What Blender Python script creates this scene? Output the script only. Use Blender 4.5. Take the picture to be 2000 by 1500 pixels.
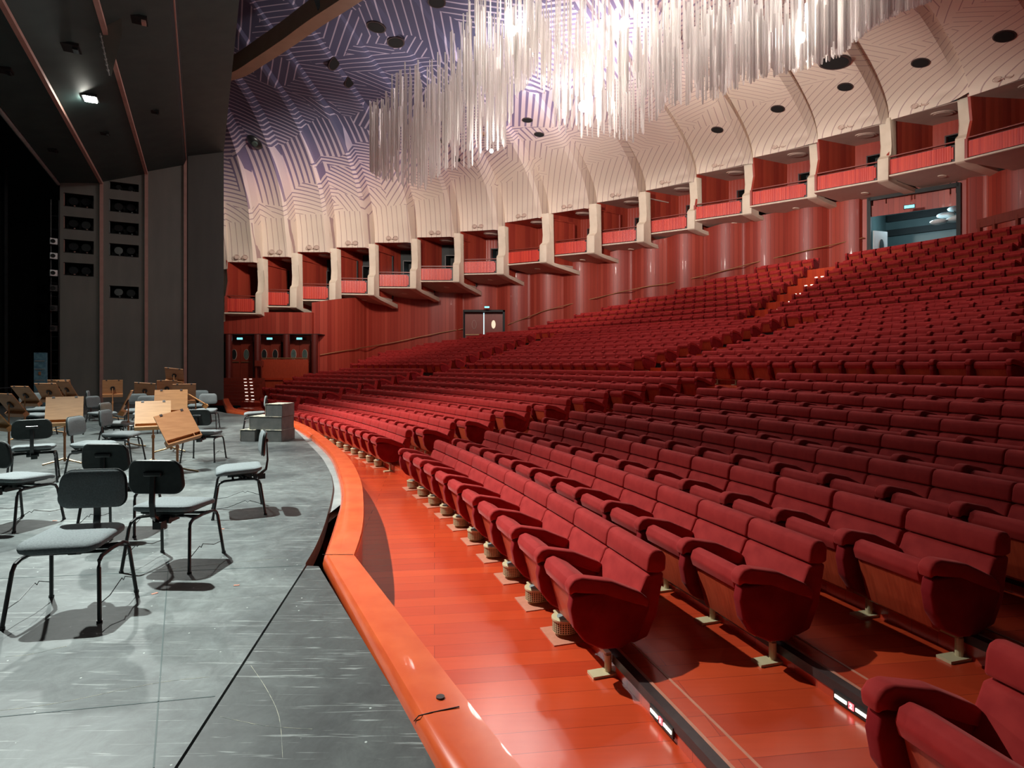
import bpy, bmesh, math, random
from mathutils import Vector, Matrix
random.seed(7)
PI = math.pi
SC = bpy.context.scene
for o in list(bpy.data.objects): bpy.data.objects.remove(o)
COL = SC.collection

# ---------------------------------------------------------------- camera, world, exposure
F, HX, HY, EYE = 1150.0, 1000.0, 712.5, 1.46
cam_d = bpy.data.cameras.new('camera'); cam = bpy.data.objects.new('camera', cam_d); COL.objects.link(cam)
cam.location = (0, 0, EYE); cam.rotation_euler = (PI/2, 0, 0)
cam_d.sensor_width = 36; cam_d.lens = F/2000*36; cam_d.shift_y = -(750-HY)/2000
cam_d.clip_start = 0.05; cam_d.clip_end = 300
SC.camera = cam
w = bpy.data.worlds.new('world'); SC.world = w; w.use_nodes = True
w.node_tree.nodes['Background'].inputs[0].default_value = (0.55, 0.75, 0.85, 1)
w.node_tree.nodes['Background'].inputs[1].default_value = 0.022
SC.view_settings.view_transform = 'Standard'; SC.view_settings.look = 'None'
SC.view_settings.exposure = 0.0; SC.view_settings.gamma = 1.0; SC.view_settings.use_curve_mapping = False

def light(name, kind, loc, energy, color, size=0.3, target=None, angle=60, blend=1.0):
    d = bpy.data.lights.new(name, kind); d.energy = energy; d.color = color
    if kind in ('POINT', 'SPOT'): d.shadow_soft_size = size
    if kind == 'AREA': d.shape = 'DISK'; d.size = size
    if kind == 'SPOT': d.spot_size = math.radians(angle); d.spot_blend = blend
    o = bpy.data.objects.new(name, d); COL.objects.link(o); o.location = loc
    if target is not None:
        o.rotation_euler = (Vector(target)-Vector(loc)).to_track_quat('-Z', 'Y').to_euler()
    return o
# stage working lights under the portal ceiling
light('stage_spot', 'SPOT', (-6.0, 6.9, 8.2), 8600, (0.93, 1.0, 0.95), 0.07, (-3.9, 5.0, 0), 76, 1.0)
light('stage_spot_far', 'SPOT', (-10.3, 12.2, 7.8), 3300, (0.93, 1.0, 0.95), 0.08, (-8.4, 12.6, 0), 95, 1.0)
light('front_row_spot', 'SPOT', (-8.4, 9.8, 8.1), 4600, (1.0, 0.95, 0.88), 0.10, (-4.2, 12.6, 0), 58, 1.0)
# lamps inside the rod chandelier; added fills behind it and for balcony and ceiling
CH_LAMPS = [(1220, 45, 14.5), (1562, 74, 13.8), (1140, 208, 14.6), (960, 295, 15.5), (1000, 60, 16.0), (1400, -60, 12.5)]
for (px, py, Y) in CH_LAMPS:
    light('chandelier_light', 'POINT', ((px-HX)/F*Y, Y-.35, EYE+(HY-py)/F*Y), 120, (1.0, 0.90, 0.84), 0.25)
for loc, e in (((.5, 20.8, 11.4), 290), ((5.5, 19.3, 12.2), 230), ((-4.5, 22.3, 10.4), 210), ((10, 17.5, 12.2), 110)):
    light('house_fill', 'POINT', loc, e, (1.0, 0.88, 0.83), 0.3)
light('balcony_fill_left', 'SPOT', (-5.5, 20.5, 10.2), 5200, (1.0, 0.89, 0.79), 0.4, (-9.5, 33.0, 8.0), 80, 1.0)
light('balcony_fill_mid', 'SPOT', (0.0, 20.8, 9.8), 5200, (1.0, 0.92, 0.84), 0.4, (3.5, 35.0, 9.5), 70, 1.0)
light('balcony_fill_right', 'SPOT', (4.5, 19.5, 9.6), 5600, (1.0, 0.92, 0.84), 0.4, (14.5, 29.5, 12.0), 80, 1.0)
light('ceiling_fill', 'SPOT', (3.0, 20.5, 9.2), 4200, (1.0, 0.92, 0.95), 0.5, (2.0, 24.0, 13.5), 110, 1.0)
light('door_recess_fill', 'POINT', (-11.0, 26.5, 2.6), 25, (1.0, 0.6, 0.45), 0.6)

# ---------------------------------------------------------------- small maths
def P(px, py, z):                       # photo pixel -> point on the level z
    Y = F*(EYE-z)/(py-HY); return Vector(((px-HX)/F*Y, Y, z))
def Q(px, py, Y): return Vector(((px-HX)/F*Y, Y, EYE+(HY-py)/F*Y))
CX, CY = -38.623, -8.017                # centre of the seating arcs
def pol(R, th, z=0.0):
    a = math.radians(th); return Vector((CX+R*math.cos(a), CY+R*math.sin(a), z))
def interp(x, pts):
    if x <= pts[0][0]: return pts[0][1]
    for (a, b), (c, d) in zip(pts, pts[1:]):
        if x <= c: return b+(d-b)*(x-a)/(c-a)
    return pts[-1][1]
def catmull(pts, n=8):
    out = []
    for i in range(len(pts)-1):
        p0 = pts[max(i-1, 0)]; p1 = pts[i]; p2 = pts[i+1]; p3 = pts[min(i+2, len(pts)-1)]
        for k in range(n):
            t = k/n
            out.append(0.5*((2*p1)+(p2-p0)*t+(2*p0-5*p1+4*p2-p3)*t*t+(3*p1-p0-3*p2+p3)*t**3))
    out.append(pts[-1]); return out

# ---------------------------------------------------------------- materials
def new_mat(name):
    m = bpy.data.materials.new(name); m.use_nodes = True
    return m, m.node_tree, m.node_tree.nodes['Principled BSDF']
def N(nt, typ, **kw):
    n = nt.nodes.new(typ)
    for k, v in kw.items():
        if k.startswith('i_'): n.inputs[int(k[2:]) if k[2:].isdigit() else k[2:]].default_value = v
        else: setattr(n, k, v)
    return n
def noisy(name, c1, c2, scale=8, rough=0.6, metal=0, bump=0.0, stretch=(1, 1, 1), sheen=0, coord='Object', spec=0.5, lo=.3, hi=.7, coat=0):
    m, nt, b = new_mat(name)
    tc = N(nt, 'ShaderNodeTexCoord'); mp = N(nt, 'ShaderNodeMapping'); mp.inputs['Scale'].default_value = stretch
    no = N(nt, 'ShaderNodeTexNoise'); no.inputs['Scale'].default_value = scale; no.inputs['Detail'].default_value = 5
    cr = N(nt, 'ShaderNodeValToRGB'); cr.color_ramp.elements[0].color = (*c1, 1); cr.color_ramp.elements[1].color = (*c2, 1)
    cr.color_ramp.elements[0].position = lo; cr.color_ramp.elements[1].position = hi
    L = nt.links.new
    L(tc.outputs[coord], mp.inputs[0]); L(mp.outputs[0], no.inputs['Vector']); L(no.outputs[0], cr.inputs[0]); L(cr.outputs[0], b.inputs['Base Color'])
    b.inputs['Roughness'].default_value = rough; b.inputs['Metallic'].default_value = metal
    b.inputs['Specular IOR Level'].default_value = spec; b.inputs['Coat Weight'].default_value = coat
    if sheen: b.inputs['Sheen Weight'].default_value = sheen; b.inputs['Sheen Roughness'].default_value = 0.4; b.inputs['Sheen Tint'].default_value = (1, .45, .42, 1)
    if bump:
        bp = N(nt, 'ShaderNodeBump'); bp.inputs['Strength'].default_value = bump; bp.inputs['Distance'].default_value = 0.01
        L(no.outputs[0], bp.inputs['Height']); L(bp.outputs[0], b.inputs['Normal'])
    return m
def emis(name, col, s):
    m, nt, b = new_mat(name); b.inputs['Base Color'].default_value = (*col, 1)
    b.inputs['Emission Color'].default_value = (*col, 1); b.inputs['Emission Strength'].default_value = s; return m

M = {}
M['velvet'] = noisy('velvet', (0.35, 0.022, 0.022), (0.47, 0.037, 0.034), 9, 0.75, sheen=0.22, spec=0.12, bump=.05)
M['velvet_dark'] = noisy('velvet_dark', (0.22, 0.010, 0.014), (0.30, 0.016, 0.020), 9, 0.8, sheen=0.15, spec=0.1)
M['seat_wood'] = noisy('seat_wood', (0.38, 0.045, 0.018), (0.52, 0.075, 0.03), 6, 0.4, stretch=(8, 1, 1))
M['cream_metal'] = noisy('cream_metal', (0.55, 0.45, 0.26), (0.62, 0.52, 0.32), 5, 0.45)
M['black_metal'] = noisy('black_metal', (0.012, 0.014, 0.015), (0.02, 0.022, 0.024), 20, 0.3, spec=.6)
M['black_plastic'] = noisy('black_plastic', (0.012, 0.018, 0.018), (0.02, 0.028, 0.028), 30, 0.5)
M['chair_fabric'] = noisy('chair_fabric', (0.155, 0.178, 0.184), (0.22, 0.248, 0.255), 120, 0.85, bump=.15, spec=.2)
M['stand_wood'] = noisy('stand_wood', (0.50, 0.235, 0.075), (0.62, 0.31, 0.11), 5, 0.42, stretch=(1, 7, 7))
M['stand_wood_dark'] = noisy('stand_wood_dark', (0.36, 0.15, 0.06), (0.46, 0.21, 0.09), 5, 0.45, stretch=(1, 7, 7))
M['brass'] = noisy('brass', (0.50, 0.31, 0.16), (0.62, 0.40, 0.2), 10, 0.35, metal=.85)
M['rail_wood'] = noisy('rail_wood', (0.68, 0.085, 0.022), (0.80, 0.13, 0.035), 3, 0.27, stretch=(1.5, 1.5, 12), coat=.25)
M['door_wood'] = noisy('door_wood', (0.20, 0.028, 0.016), (0.27, 0.04, 0.022), 4, 0.4, stretch=(9, 9, .6))
M['parapet'] = None
M['cream'] = noisy('cream_plaster', (0.70, 0.60, 0.47), (0.76, 0.66, 0.53), 3, 0.7)
M['soffit'] = noisy('soffit_plaster', (0.50, 0.36, 0.30), (0.55, 0.41, 0.34), 2, 0.75)
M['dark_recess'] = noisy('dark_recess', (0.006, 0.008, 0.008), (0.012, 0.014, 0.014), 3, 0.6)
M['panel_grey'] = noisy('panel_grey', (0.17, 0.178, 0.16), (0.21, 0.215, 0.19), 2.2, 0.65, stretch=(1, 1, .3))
M['panel_dimmed'] = noisy('panel_dimmed', (0.085, 0.092, 0.082), (0.105, 0.11, 0.098), 2.2, 0.65, stretch=(1, 1, .3))  # panel_grey darkened in colour to offset house light on the nearest panel
M['ceiling_dark'] = noisy('ceiling_dark', (0.026, 0.052, 0.052), (0.038, 0.070, 0.068), 2.2, 0.6)
M['copper_edge'] = noisy('copper_edge', (0.42, 0.25, 0.21), (0.50, 0.31, 0.26), 4, 0.5)
M['curtain'] = noisy('curtain_black', (0.010, 0.015, 0.016), (0.016, 0.022, 0.024), 5, 0.9)
M['step_grey'] = noisy('step_grey', (0.11, 0.13, 0.13), (0.17, 0.19, 0.185), 7, 0.8)
M['step_edge'] = noisy('step_edge', (0.22, 0.24, 0.22), (0.62, 0.60, 0.46), 14, 0.8, lo=.42, hi=.58)
M['steel_strip'] = noisy('steel_strip', (0.22, 0.25, 0.25), (0.34, 0.38, 0.37), 4, 0.4)
M['rubber'] = noisy('rubber', (0.035, 0.022, 0.022), (0.05, 0.032, 0.03), 20, 0.45)
M['nosing'] = noisy('nosing', (0.50, 0.19, 0.12), (0.58, 0.23, 0.15), 20, 0.5)
M['tan'] = noisy('tan_bridge', (0.30, 0.18, 0.11), (0.36, 0.22, 0.14), 2, 0.6)
M['white_glass'] = emis('lamp_glow', (1.0, 0.93, 0.85), 40)
M['lamp_hot'] = emis('lamp_hot', (1.0, 0.97, 0.86), 180)
M['exit_glow'] = emis('exit_glow', (0.25, 0.9, 1.0), 1.6)
M['step_glow'] = emis('step_glow', (1.0, 0.93, 0.78), 2.6)
M['number_glow'] = emis('number_glow', (1.0, 0.10, 0.12), 2.5)
M['number_white'] = emis('number_white', (1.0, 0.75, 0.7), 3.0)
M['oval_glass'] = noisy('oval_glass', (0.06, 0.10, 0.09), (0.14, 0.18, 0.16), 3, 0.15)
M['oval_bright'] = emis('oval_bright', (0.85, 0.72, 0.52), 0.75)
M['glass_teal'] = noisy('foyer_ceiling', (0.07, 0.11, 0.11), (0.10, 0.15, 0.15), 1, 0.5)
M['foyer_light'] = emis('foyer_window_light', (0.55, 0.85, 1.0), 1.3)
M['white_disc'] = noisy('white_disc', (0.75, 0.8, 0.8), (0.85, 0.9, 0.9), 3, 0.3)
M['blue_case'] = noisy('blue_case', (0.07, 0.2, 0.28), (0.2, 0.42, 0.5), 9, 0.5)
M['red_cable'] = noisy('red_cable', (0.3, 0.03, 0.02), (0.35, 0.04, 0.03), 9, 0.5)
M['black_void'] = noisy('void', (0.003, 0.004, 0.004), (0.005, 0.006, 0.006), 1, 0.9)

def planks(name, c1, c2, angle, width, length, gap=(0.25, .03, .015), rough=.25, coat=.3):
    m, nt, b = new_mat(name); L = nt.links.new
    tc = N(nt, 'ShaderNodeTexCoord'); mp = N(nt, 'ShaderNodeMapping'); mp.inputs['Rotation'].default_value = (0, 0, -math.radians(angle))
    br = N(nt, 'ShaderNodeTexBrick'); br.offset = 0.37
    br.inputs['Color1'].default_value = (*c1, 1); br.inputs['Color2'].default_value = (*c2, 1); br.inputs['Mortar'].default_value = (*gap, 1)
    br.inputs['Scale'].default_value = 1; br.inputs['Mortar Size'].default_value = 0.0018; br.inputs['Mortar Smooth'].default_value = .3
    br.inputs['Brick Width'].default_value = length; br.inputs['Row Height'].default_value = width
    mp2 = N(nt, 'ShaderNodeMapping'); mp2.inputs['Rotation'].default_value = (0, 0, -math.radians(angle)); mp2.inputs['Scale'].default_value = (1.2, 14, 1)
    no = N(nt, 'ShaderNodeTexNoise'); no.inputs['Scale'].default_value = 2.0; no.inputs['Detail'].default_value = 4
    mx = N(nt, 'ShaderNodeMixRGB', blend_type='MULTIPLY'); mx.inputs[0].default_value = .35
    cr = N(nt, 'ShaderNodeValToRGB'); cr.color_ramp.elements[0].color = (.55, .55, .55, 1); cr.color_ramp.elements[1].color = (1, 1, 1, 1)
    L(tc.outputs['Object'], mp.inputs[0]); L(mp.outputs[0], br.inputs[0]); L(tc.outputs['Object'], mp2.inputs[0]); L(mp2.outputs[0], no.inputs['Vector'])
    L(no.outputs[0], cr.inputs[0]); L(br.outputs[0], mx.inputs[1]); L(cr.outputs[0], mx.inputs[2]); L(mx.outputs[0], b.inputs['Base Color'])
    b.inputs['Roughness'].default_value = rough; b.inputs['Coat Weight'].default_value = coat; b.inputs['Coat Roughness'].default_value = .2
    return m
M['floor'] = planks('parquet', (0.66, 0.075, 0.022), (0.52, 0.05, 0.018), 7.5, .17, 2.2)

def wall_mat():                         # vertical veneer boards: tone changes board by board
    m, nt, b = new_mat('wall_veneer'); L = nt.links.new
    uv = N(nt, 'ShaderNodeUVMap'); sp = N(nt, 'ShaderNodeSeparateXYZ'); L(uv.outputs[0], sp.inputs[0])
    a = N(nt, 'ShaderNodeMath', operation='DIVIDE'); a.inputs[1].default_value = .22; L(sp.outputs[0], a.inputs[0])
    fl = N(nt, 'ShaderNodeMath', operation='FLOOR'); L(a.outputs[0], fl.inputs[0])
    wn = N(nt, 'ShaderNodeTexWhiteNoise', noise_dimensions='1D'); L(fl.outputs[0], wn.inputs['W'])
    cr = N(nt, 'ShaderNodeValToRGB'); cr.color_ramp.elements[0].color = (0.29, 0.029, 0.016, 1); cr.color_ramp.elements[1].color = (0.42, 0.062, 0.036, 1)
    L(wn.outputs[0], cr.inputs[0])
    fr = N(nt, 'ShaderNodeMath', operation='FRACT'); L(a.outputs[0], fr.inputs[0])
    lt = N(nt, 'ShaderNodeMath', operation='LESS_THAN'); lt.inputs[1].default_value = .05; L(fr.outputs[0], lt.inputs[0])
    mx = N(nt, 'ShaderNodeMixRGB'); mx.inputs[2].default_value = (.12, .015, .01, 1); L(lt.outputs[0], mx.inputs[0]); L(cr.outputs[0], mx.inputs[1])
    L(mx.outputs[0], b.inputs['Base Color']); b.inputs['Roughness'].default_value = .46; b.inputs['Coat Weight'].default_value = .04
    return m
M['wall'] = wall_mat()

def slat_mat(name, c1, c2, pitch):
    m, nt, b = new_mat(name); L = nt.links.new
    tc = N(nt, 'ShaderNodeTexCoord'); sp = N(nt, 'ShaderNodeSeparateXYZ'); L(tc.outputs['Object'], sp.inputs[0])
    a = N(nt, 'ShaderNodeMath', operation='DIVIDE'); a.inputs[1].default_value = pitch; L(sp.outputs[0], a.inputs[0])
    fl = N(nt, 'ShaderNodeMath', operation='FLOOR'); L(a.outputs[0], fl.inputs[0])
    wn = N(nt, 'ShaderNodeTexWhiteNoise', noise_dimensions='1D'); L(fl.outputs[0], wn.inputs['W'])
    cr = N(nt, 'ShaderNodeValToRGB'); cr.color_ramp.elements[0].color = (*c1, 1); cr.color_ramp.elements[1].color = (*c2, 1)
    L(wn.outputs[0], cr.inputs[0]); L(cr.outputs[0], b.inputs['Base Color']); b.inputs['Roughness'].default_value = .35
    fr = N(nt, 'ShaderNodeMath', operation='FRACT'); L(a.outputs[0], fr.inputs[0])
    pp = N(nt, 'ShaderNodeMath', operation='PINGPONG'); pp.inputs[1].default_value = .5; L(fr.outputs[0], pp.inputs[0])
    bp = N(nt, 'ShaderNodeBump'); bp.inputs['Strength'].default_value = .6; bp.inputs['Distance'].default_value = .02; L(pp.outputs[0], bp.inputs['Height']); L(bp.outputs[0], b.inputs['Normal'])
    return m
M['parapet'] = slat_mat('parapet_slats', (0.52, 0.035, 0.025), (0.68, 0.065, 0.035), .09)
M['box_wood'] = slat_mat('box_wood', (0.30, 0.035, 0.022), (0.40, 0.055, 0.03), .18)

def shell_mat():                        # painted boards: patches of stripes, indigo overhead to cream at the boxes
    m, nt, b = new_mat('painted_shell'); L = nt.links.new
    uv = N(nt, 'ShaderNodeUVMap', uv_map='UVMap'); tv = N(nt, 'ShaderNodeUVMap', uv_map='Tone')
    ts = N(nt, 'ShaderNodeSeparateXYZ'); L(tv.outputs[0], ts.inputs[0])      # x: tone 0 cream .. 1 indigo
    vo = N(nt, 'ShaderNodeTexVoronoi', distance='MANHATTAN'); vo.inputs['Scale'].default_value = .33; vo.inputs['Randomness'].default_value = .9; L(uv.outputs[0], vo.inputs['Vector'])
    vc = N(nt, 'ShaderNodeSeparateColor'); L(vo.outputs['Color'], vc.inputs[0])
    q = N(nt, 'ShaderNodeMath', operation='MULTIPLY'); q.inputs[1].default_value = 6.99; L(vc.outputs[0], q.inputs[0])
    q2 = N(nt, 'ShaderNodeMath', operation='FLOOR'); L(q.outputs[0], q2.inputs[0])
    ang = N(nt, 'ShaderNodeMath', operation='MULTIPLY'); ang.inputs[1].default_value = PI/7; L(q2.outputs[0], ang.inputs[0])
    # near the boxes boards run upright
    up = N(nt, 'ShaderNodeMath', operation='GREATER_THAN'); up.inputs[1].default_value = .12; L(ts.outputs[1], up.inputs[0])
    an2 = N(nt, 'ShaderNodeMath', operation='MULTIPLY'); L(ang.outputs[0], an2.inputs[0]); L(up.outputs[0], an2.inputs[1])
    s = N(nt, 'ShaderNodeMath', operation='SINE'); c = N(nt, 'ShaderNodeMath', operation='COSINE'); L(an2.outputs[0], s.inputs[0]); L(an2.outputs[0], c.inputs[0])
    us = N(nt, 'ShaderNodeSeparateXYZ'); L(uv.outputs[0], us.inputs[0])
    a1 = N(nt, 'ShaderNodeMath', operation='MULTIPLY'); L(us.outputs[0], a1.inputs[0]); L(c.outputs[0], a1.inputs[1])
    a2 = N(nt, 'ShaderNodeMath', operation='MULTIPLY'); L(us.outputs[1], a2.inputs[0]); L(s.outputs[0], a2.inputs[1])
    a3 = N(nt, 'ShaderNodeMath', operation='ADD'); L(a1.outputs[0], a3.inputs[0]); L(a2.outputs[0], a3.inputs[1])
    a4 = N(nt, 'ShaderNodeMath', operation='DIVIDE'); a4.inputs[1].default_value = .30; L(a3.outputs[0], a4.inputs[0])
    fr = N(nt, 'ShaderNodeMath', operation='FRACT'); L(a4.outputs[0], fr.inputs[0])
    du = N(nt, 'ShaderNodeMapRange'); du.inputs['From Min'].default_value = .0; du.inputs['From Max'].default_value = 1; du.inputs['To Min'].default_value = .10; du.inputs['To Max'].default_value = .84; L(ts.outputs[0], du.inputs[0])
    lt = N(nt, 'ShaderNodeMath', operation='LESS_THAN'); L(fr.outputs[0], lt.inputs[0]); L(du.outputs[0], lt.inputs[1])
    pale = N(nt, 'ShaderNodeValToRGB'); e = pale.color_ramp.elements
    e[0].color = (0.78, 0.67, 0.56, 1); e[1].color = (0.46, 0.42, 0.54, 1); e[1].position = .75
    x = e.new(.35); x.color = (0.74, 0.60, 0.60, 1)
    dark = N(nt, 'ShaderNodeValToRGB'); e = dark.color_ramp.elements
    e[0].color = (0.46, 0.33, 0.31, 1); e[1].color = (0.095, 0.10, 0.175, 1); e[1].position = .8
    x = e.new(.35); x.color = (0.24, 0.19, 0.31, 1)
    L(ts.outputs[0], pale.inputs[0]); L(ts.outputs[0], dark.inputs[0])
    mx = N(nt, 'ShaderNodeMixRGB'); L(lt.outputs[0], mx.inputs[0]); L(pale.outputs[0], mx.inputs[1]); L(dark.outputs[0], mx.inputs[2])
    L(mx.outputs[0], b.inputs['Base Color']); b.inputs['Roughness'].default_value = .75; b.inputs['Specular IOR Level'].default_value = .2
    return m
M['shell'] = shell_mat()

def stage_mat(dk=1.0, nm='stage_floor'):
    m, nt, b = new_mat(nm); L = nt.links.new
    tc = N(nt, 'ShaderNodeTexCoord')
    n1 = N(nt, 'ShaderNodeTexNoise'); n1.inputs['Scale'].default_value = .9; n1.inputs['Detail'].default_value = 9; n1.inputs['Roughness'].default_value = .68; n1.inputs['Distortion'].default_value = .6
    L(tc.outputs['Object'], n1.inputs['Vector'])
    cr = N(nt, 'ShaderNodeValToRGB'); cr.color_ramp.elements[0].color = (.040*dk, .050*dk, .052*dk, 1); cr.color_ramp.elements[1].color = (.165*dk, .19*dk, .185*dk, 1)
    cr.color_ramp.elements[0].position = .36; cr.color_ramp.elements[1].position = .68; L(n1.outputs[0], cr.inputs[0])
    # scuffs: thin stretched streaks in two directions and small specks
    last = cr.outputs[0]
    for ang, sc, lo in ((.5, (1.2, 22, 1), .635), (2.1, (1.0, 26, 1), .655), (1.2, (.9, 30, 1), .665)):
        mp = N(nt, 'ShaderNodeMapping'); mp.inputs['Rotation'].default_value = (0, 0, ang); mp.inputs['Scale'].default_value = sc
        n = N(nt, 'ShaderNodeTexNoise'); n.inputs['Scale'].default_value = 1.6; n.inputs['Detail'].default_value = 6; n.inputs['Distortion'].default_value = 1.2
        r = N(nt, 'ShaderNodeValToRGB'); r.color_ramp.elements[0].position = lo; r.color_ramp.elements[1].position = lo+.06
        r.color_ramp.elements[1].color = (.55, .55, .55, 1)
        mx = N(nt, 'ShaderNodeMixRGB'); mx.inputs[2].default_value = (.42, .46, .44, 1)
        L(tc.outputs['Object'], mp.inputs[0]); L(mp.outputs[0], n.inputs['Vector']); L(n.outputs[0], r.inputs[0]); L(r.outputs[0], mx.inputs[0]); L(last, mx.inputs[1]); last = mx.outputs[0]
    vo = N(nt, 'ShaderNodeTexVoronoi'); vo.inputs['Scale'].default_value = 9; L(tc.outputs['Object'], vo.inputs['Vector'])
    lt = N(nt, 'ShaderNodeMath', operation='LESS_THAN'); lt.inputs[1].default_value = .045; L(vo.outputs['Distance'], lt.inputs[0])
    mx = N(nt, 'ShaderNodeMixRGB'); mx.inputs[2].default_value = (.45, .5, .47, 1); L(lt.outputs[0], mx.inputs[0]); L(last, mx.inputs[1]); last = mx.outputs[0]
    nf = N(nt, 'ShaderNodeTexNoise'); nf.inputs['Scale'].default_value = 6.5; nf.inputs['Detail'].default_value = 12; nf.inputs['Roughness'].default_value = .75; nf.inputs['Distortion'].default_value = .8
    L(tc.outputs['Object'], nf.inputs['Vector']); rf = N(nt, 'ShaderNodeMapRange'); rf.inputs['From Min'].default_value = .32; rf.inputs['From Max'].default_value = .68; rf.inputs['To Min'].default_value = .62; rf.inputs['To Max'].default_value = 1.32
    L(nf.outputs[0], rf.inputs[0]); mf = N(nt, 'ShaderNodeVectorMath', operation='SCALE'); L(last, mf.inputs[0]); L(rf.outputs[0], mf.inputs['Scale']); last = mf.outputs[0]
    L(last, b.inputs['Base Color']); b.inputs['Roughness'].default_value = .48; b.inputs['Specular IOR Level'].default_value = .45
    bp = N(nt, 'ShaderNodeBump'); bp.inputs['Strength'].default_value = .12; bp.inputs['Distance'].default_value = .01; L(n1.outputs[0], bp.inputs['Height']); L(bp.outputs[0], b.inputs['Normal'])
    return m
M['stage'] = stage_mat()
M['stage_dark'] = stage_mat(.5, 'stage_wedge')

def rod_mat():
    m, nt, b = new_mat('acrylic_rod'); L = nt.links.new
    b.inputs['Base Color'].default_value = (.9, .88, .85, 1); b.inputs['Roughness'].default_value = .12
    b.inputs['Subsurface Weight'].default_value = 0
    tr = N(nt, 'ShaderNodeBsdfTransparent'); tl = N(nt, 'ShaderNodeBsdfTranslucent'); tl.inputs[0].default_value = (.95, .92, .89, 1)
    m1 = N(nt, 'ShaderNodeMixShader'); m1.inputs[0].default_value = .5; L(b.outputs[0], m1.inputs[1]); L(tl.outputs[0], m1.inputs[2])
    m2 = N(nt, 'ShaderNodeMixShader'); m2.inputs[0].default_value = .46; L(m1.outputs[0], m2.inputs[1]); L(tr.outputs[0], m2.inputs[2])
    L(m2.outputs[0], nt.nodes['Material Output'].inputs[0]); return m
M['rod'] = rod_mat()
def grille_mat():
    m, nt, b = new_mat('vent_grille'); L = nt.links.new
    tc = N(nt, 'ShaderNodeTexCoord'); sp = N(nt, 'ShaderNodeSeparateXYZ'); L(tc.outputs['UV'], sp.inputs[0])
    outs = []
    for k, s in ((0, 30), (1, 6)):
        a = N(nt, 'ShaderNodeMath', operation='MULTIPLY'); a.inputs[1].default_value = s; L(sp.outputs[k], a.inputs[0])
        f = N(nt, 'ShaderNodeMath', operation='FRACT'); L(a.outputs[0], f.inputs[0])
        g = N(nt, 'ShaderNodeMath', operation='GREATER_THAN'); g.inputs[1].default_value = .34; L(f.outputs[0], g.inputs[0]); outs.append(g)
    mu = N(nt, 'ShaderNodeMath', operation='MULTIPLY'); L(outs[0].outputs[0], mu.inputs[0]); L(outs[1].outputs[0], mu.inputs[1])
    mx = N(nt, 'ShaderNodeMixRGB'); mx.inputs[1].default_value = (.58, .48, .28, 1); mx.inputs[2].default_value = (.03, .02, .01, 1); L(mu.outputs[0], mx.inputs[0]); L(mx.outputs[0], b.inputs['Base Color'])
    b.inputs['Roughness'].default_value = .5; return m
M['grille'] = grille_mat()

# ---------------------------------------------------------------- object helpers
def tag(o, label=None, cat=None, group=None, kind=None):
    if label: o['label'] = label
    if cat: o['category'] = cat
    if group: o['group'] = group
    if kind: o['kind'] = kind
    return o
def link(name, me, parent=None):
    o = bpy.data.objects.new(name, me); COL.objects.link(o)
    if parent is not None: o.parent = parent
    return o
def empty(name, loc=(0, 0, 0), rz=0, label=None, cat=None, group=None):
    o = bpy.data.objects.new(name, None); COL.objects.link(o); o.location = loc; o.rotation_euler = (0, 0, rz); o.empty_display_size = .1
    return tag(o, label, cat, group)
def fin(bm, name, mat, parent=None, smooth=False, mats=None):
    me = bpy.data.meshes.new(name); bmesh.ops.recalc_face_normals(bm, faces=bm.faces[:]); bm.to_mesh(me); bm.free()
    for mm in (mats or [mat]): me.materials.append(M[mm])
    if smooth:
        for p in me.polygons: p.use_smooth = True
        try: me.set_sharp_from_angle(angle=math.radians(38))
        except Exception: pass
    return link(name, me, parent)
def box(bm, c, s, rz=0, mi=0, rot=None):
    r = bmesh.ops.create_cube(bm, size=1); vs = r['verts']
    R = rot if rot is not None else Matrix.Rotation(rz, 4, 'Z')
    Mx = Matrix.Translation(Vector(c)) @ R @ Matrix.Diagonal((s[0], s[1], s[2], 1))
    bmesh.ops.transform(bm, matrix=Mx, verts=vs)
    if mi:
        for f in {f for v in vs for f in v.link_faces}: f.material_index = mi
    return vs
def prism(bm, prof, x0, x1, axis='X', bev=0, seg=2, mi=0):
    """profile in the (y,z) plane swept along x (axis X), or (x,y) swept along z (axis Z)"""
    def mk(a, b, t): return (t, a, b) if axis == 'X' else ((a, b, t) if axis == 'Z' else (a, t, b))
    v0 = [bm.verts.new(mk(a, b, x0)) for a, b in prof]; v1 = [bm.verts.new(mk(a, b, x1)) for a, b in prof]
    fs = [bm.faces.new(v0), bm.faces.new(v1[::-1])]; n = len(prof)
    for i in range(n): fs.append(bm.faces.new((v0[i], v1[i], v1[(i+1) % n], v0[(i+1) % n])))
    for f in fs: f.material_index = mi
    if bev:
        es = list({e for f in fs for e in f.edges})
        bmesh.ops.bevel(bm, geom=es, offset=bev, segments=seg, affect='EDGES', profile=.5, clamp_overlap=True)
def tube(bm, pts, r, n=8, mi=0, cap=True):
    pts = [Vector(p) for p in pts]; rings = []
    for i, p in enumerate(pts):
        d = (pts[min(i+1, len(pts)-1)]-pts[max(i-1, 0)]).normalized()
        up = Vector((0, 0, 1)) if abs(d.z) < .95 else Vector((1, 0, 0))
        a = d.cross(up).normalized(); b = a.cross(d).normalized()
        rings.append([bm.verts.new(p+(a*math.cos(2*PI*k/n)+b*math.sin(2*PI*k/n))*r) for k in range(n)])
    for A, B in zip(rings, rings[1:]):
        for k in range(n):
            f = bm.faces.new((A[k], A[(k+1) % n], B[(k+1) % n], B[k])); f.material_index = mi
    if cap:
        for R_ in (rings[0], rings[-1][::-1]): f = bm.faces.new(R_); f.material_index = mi
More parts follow.
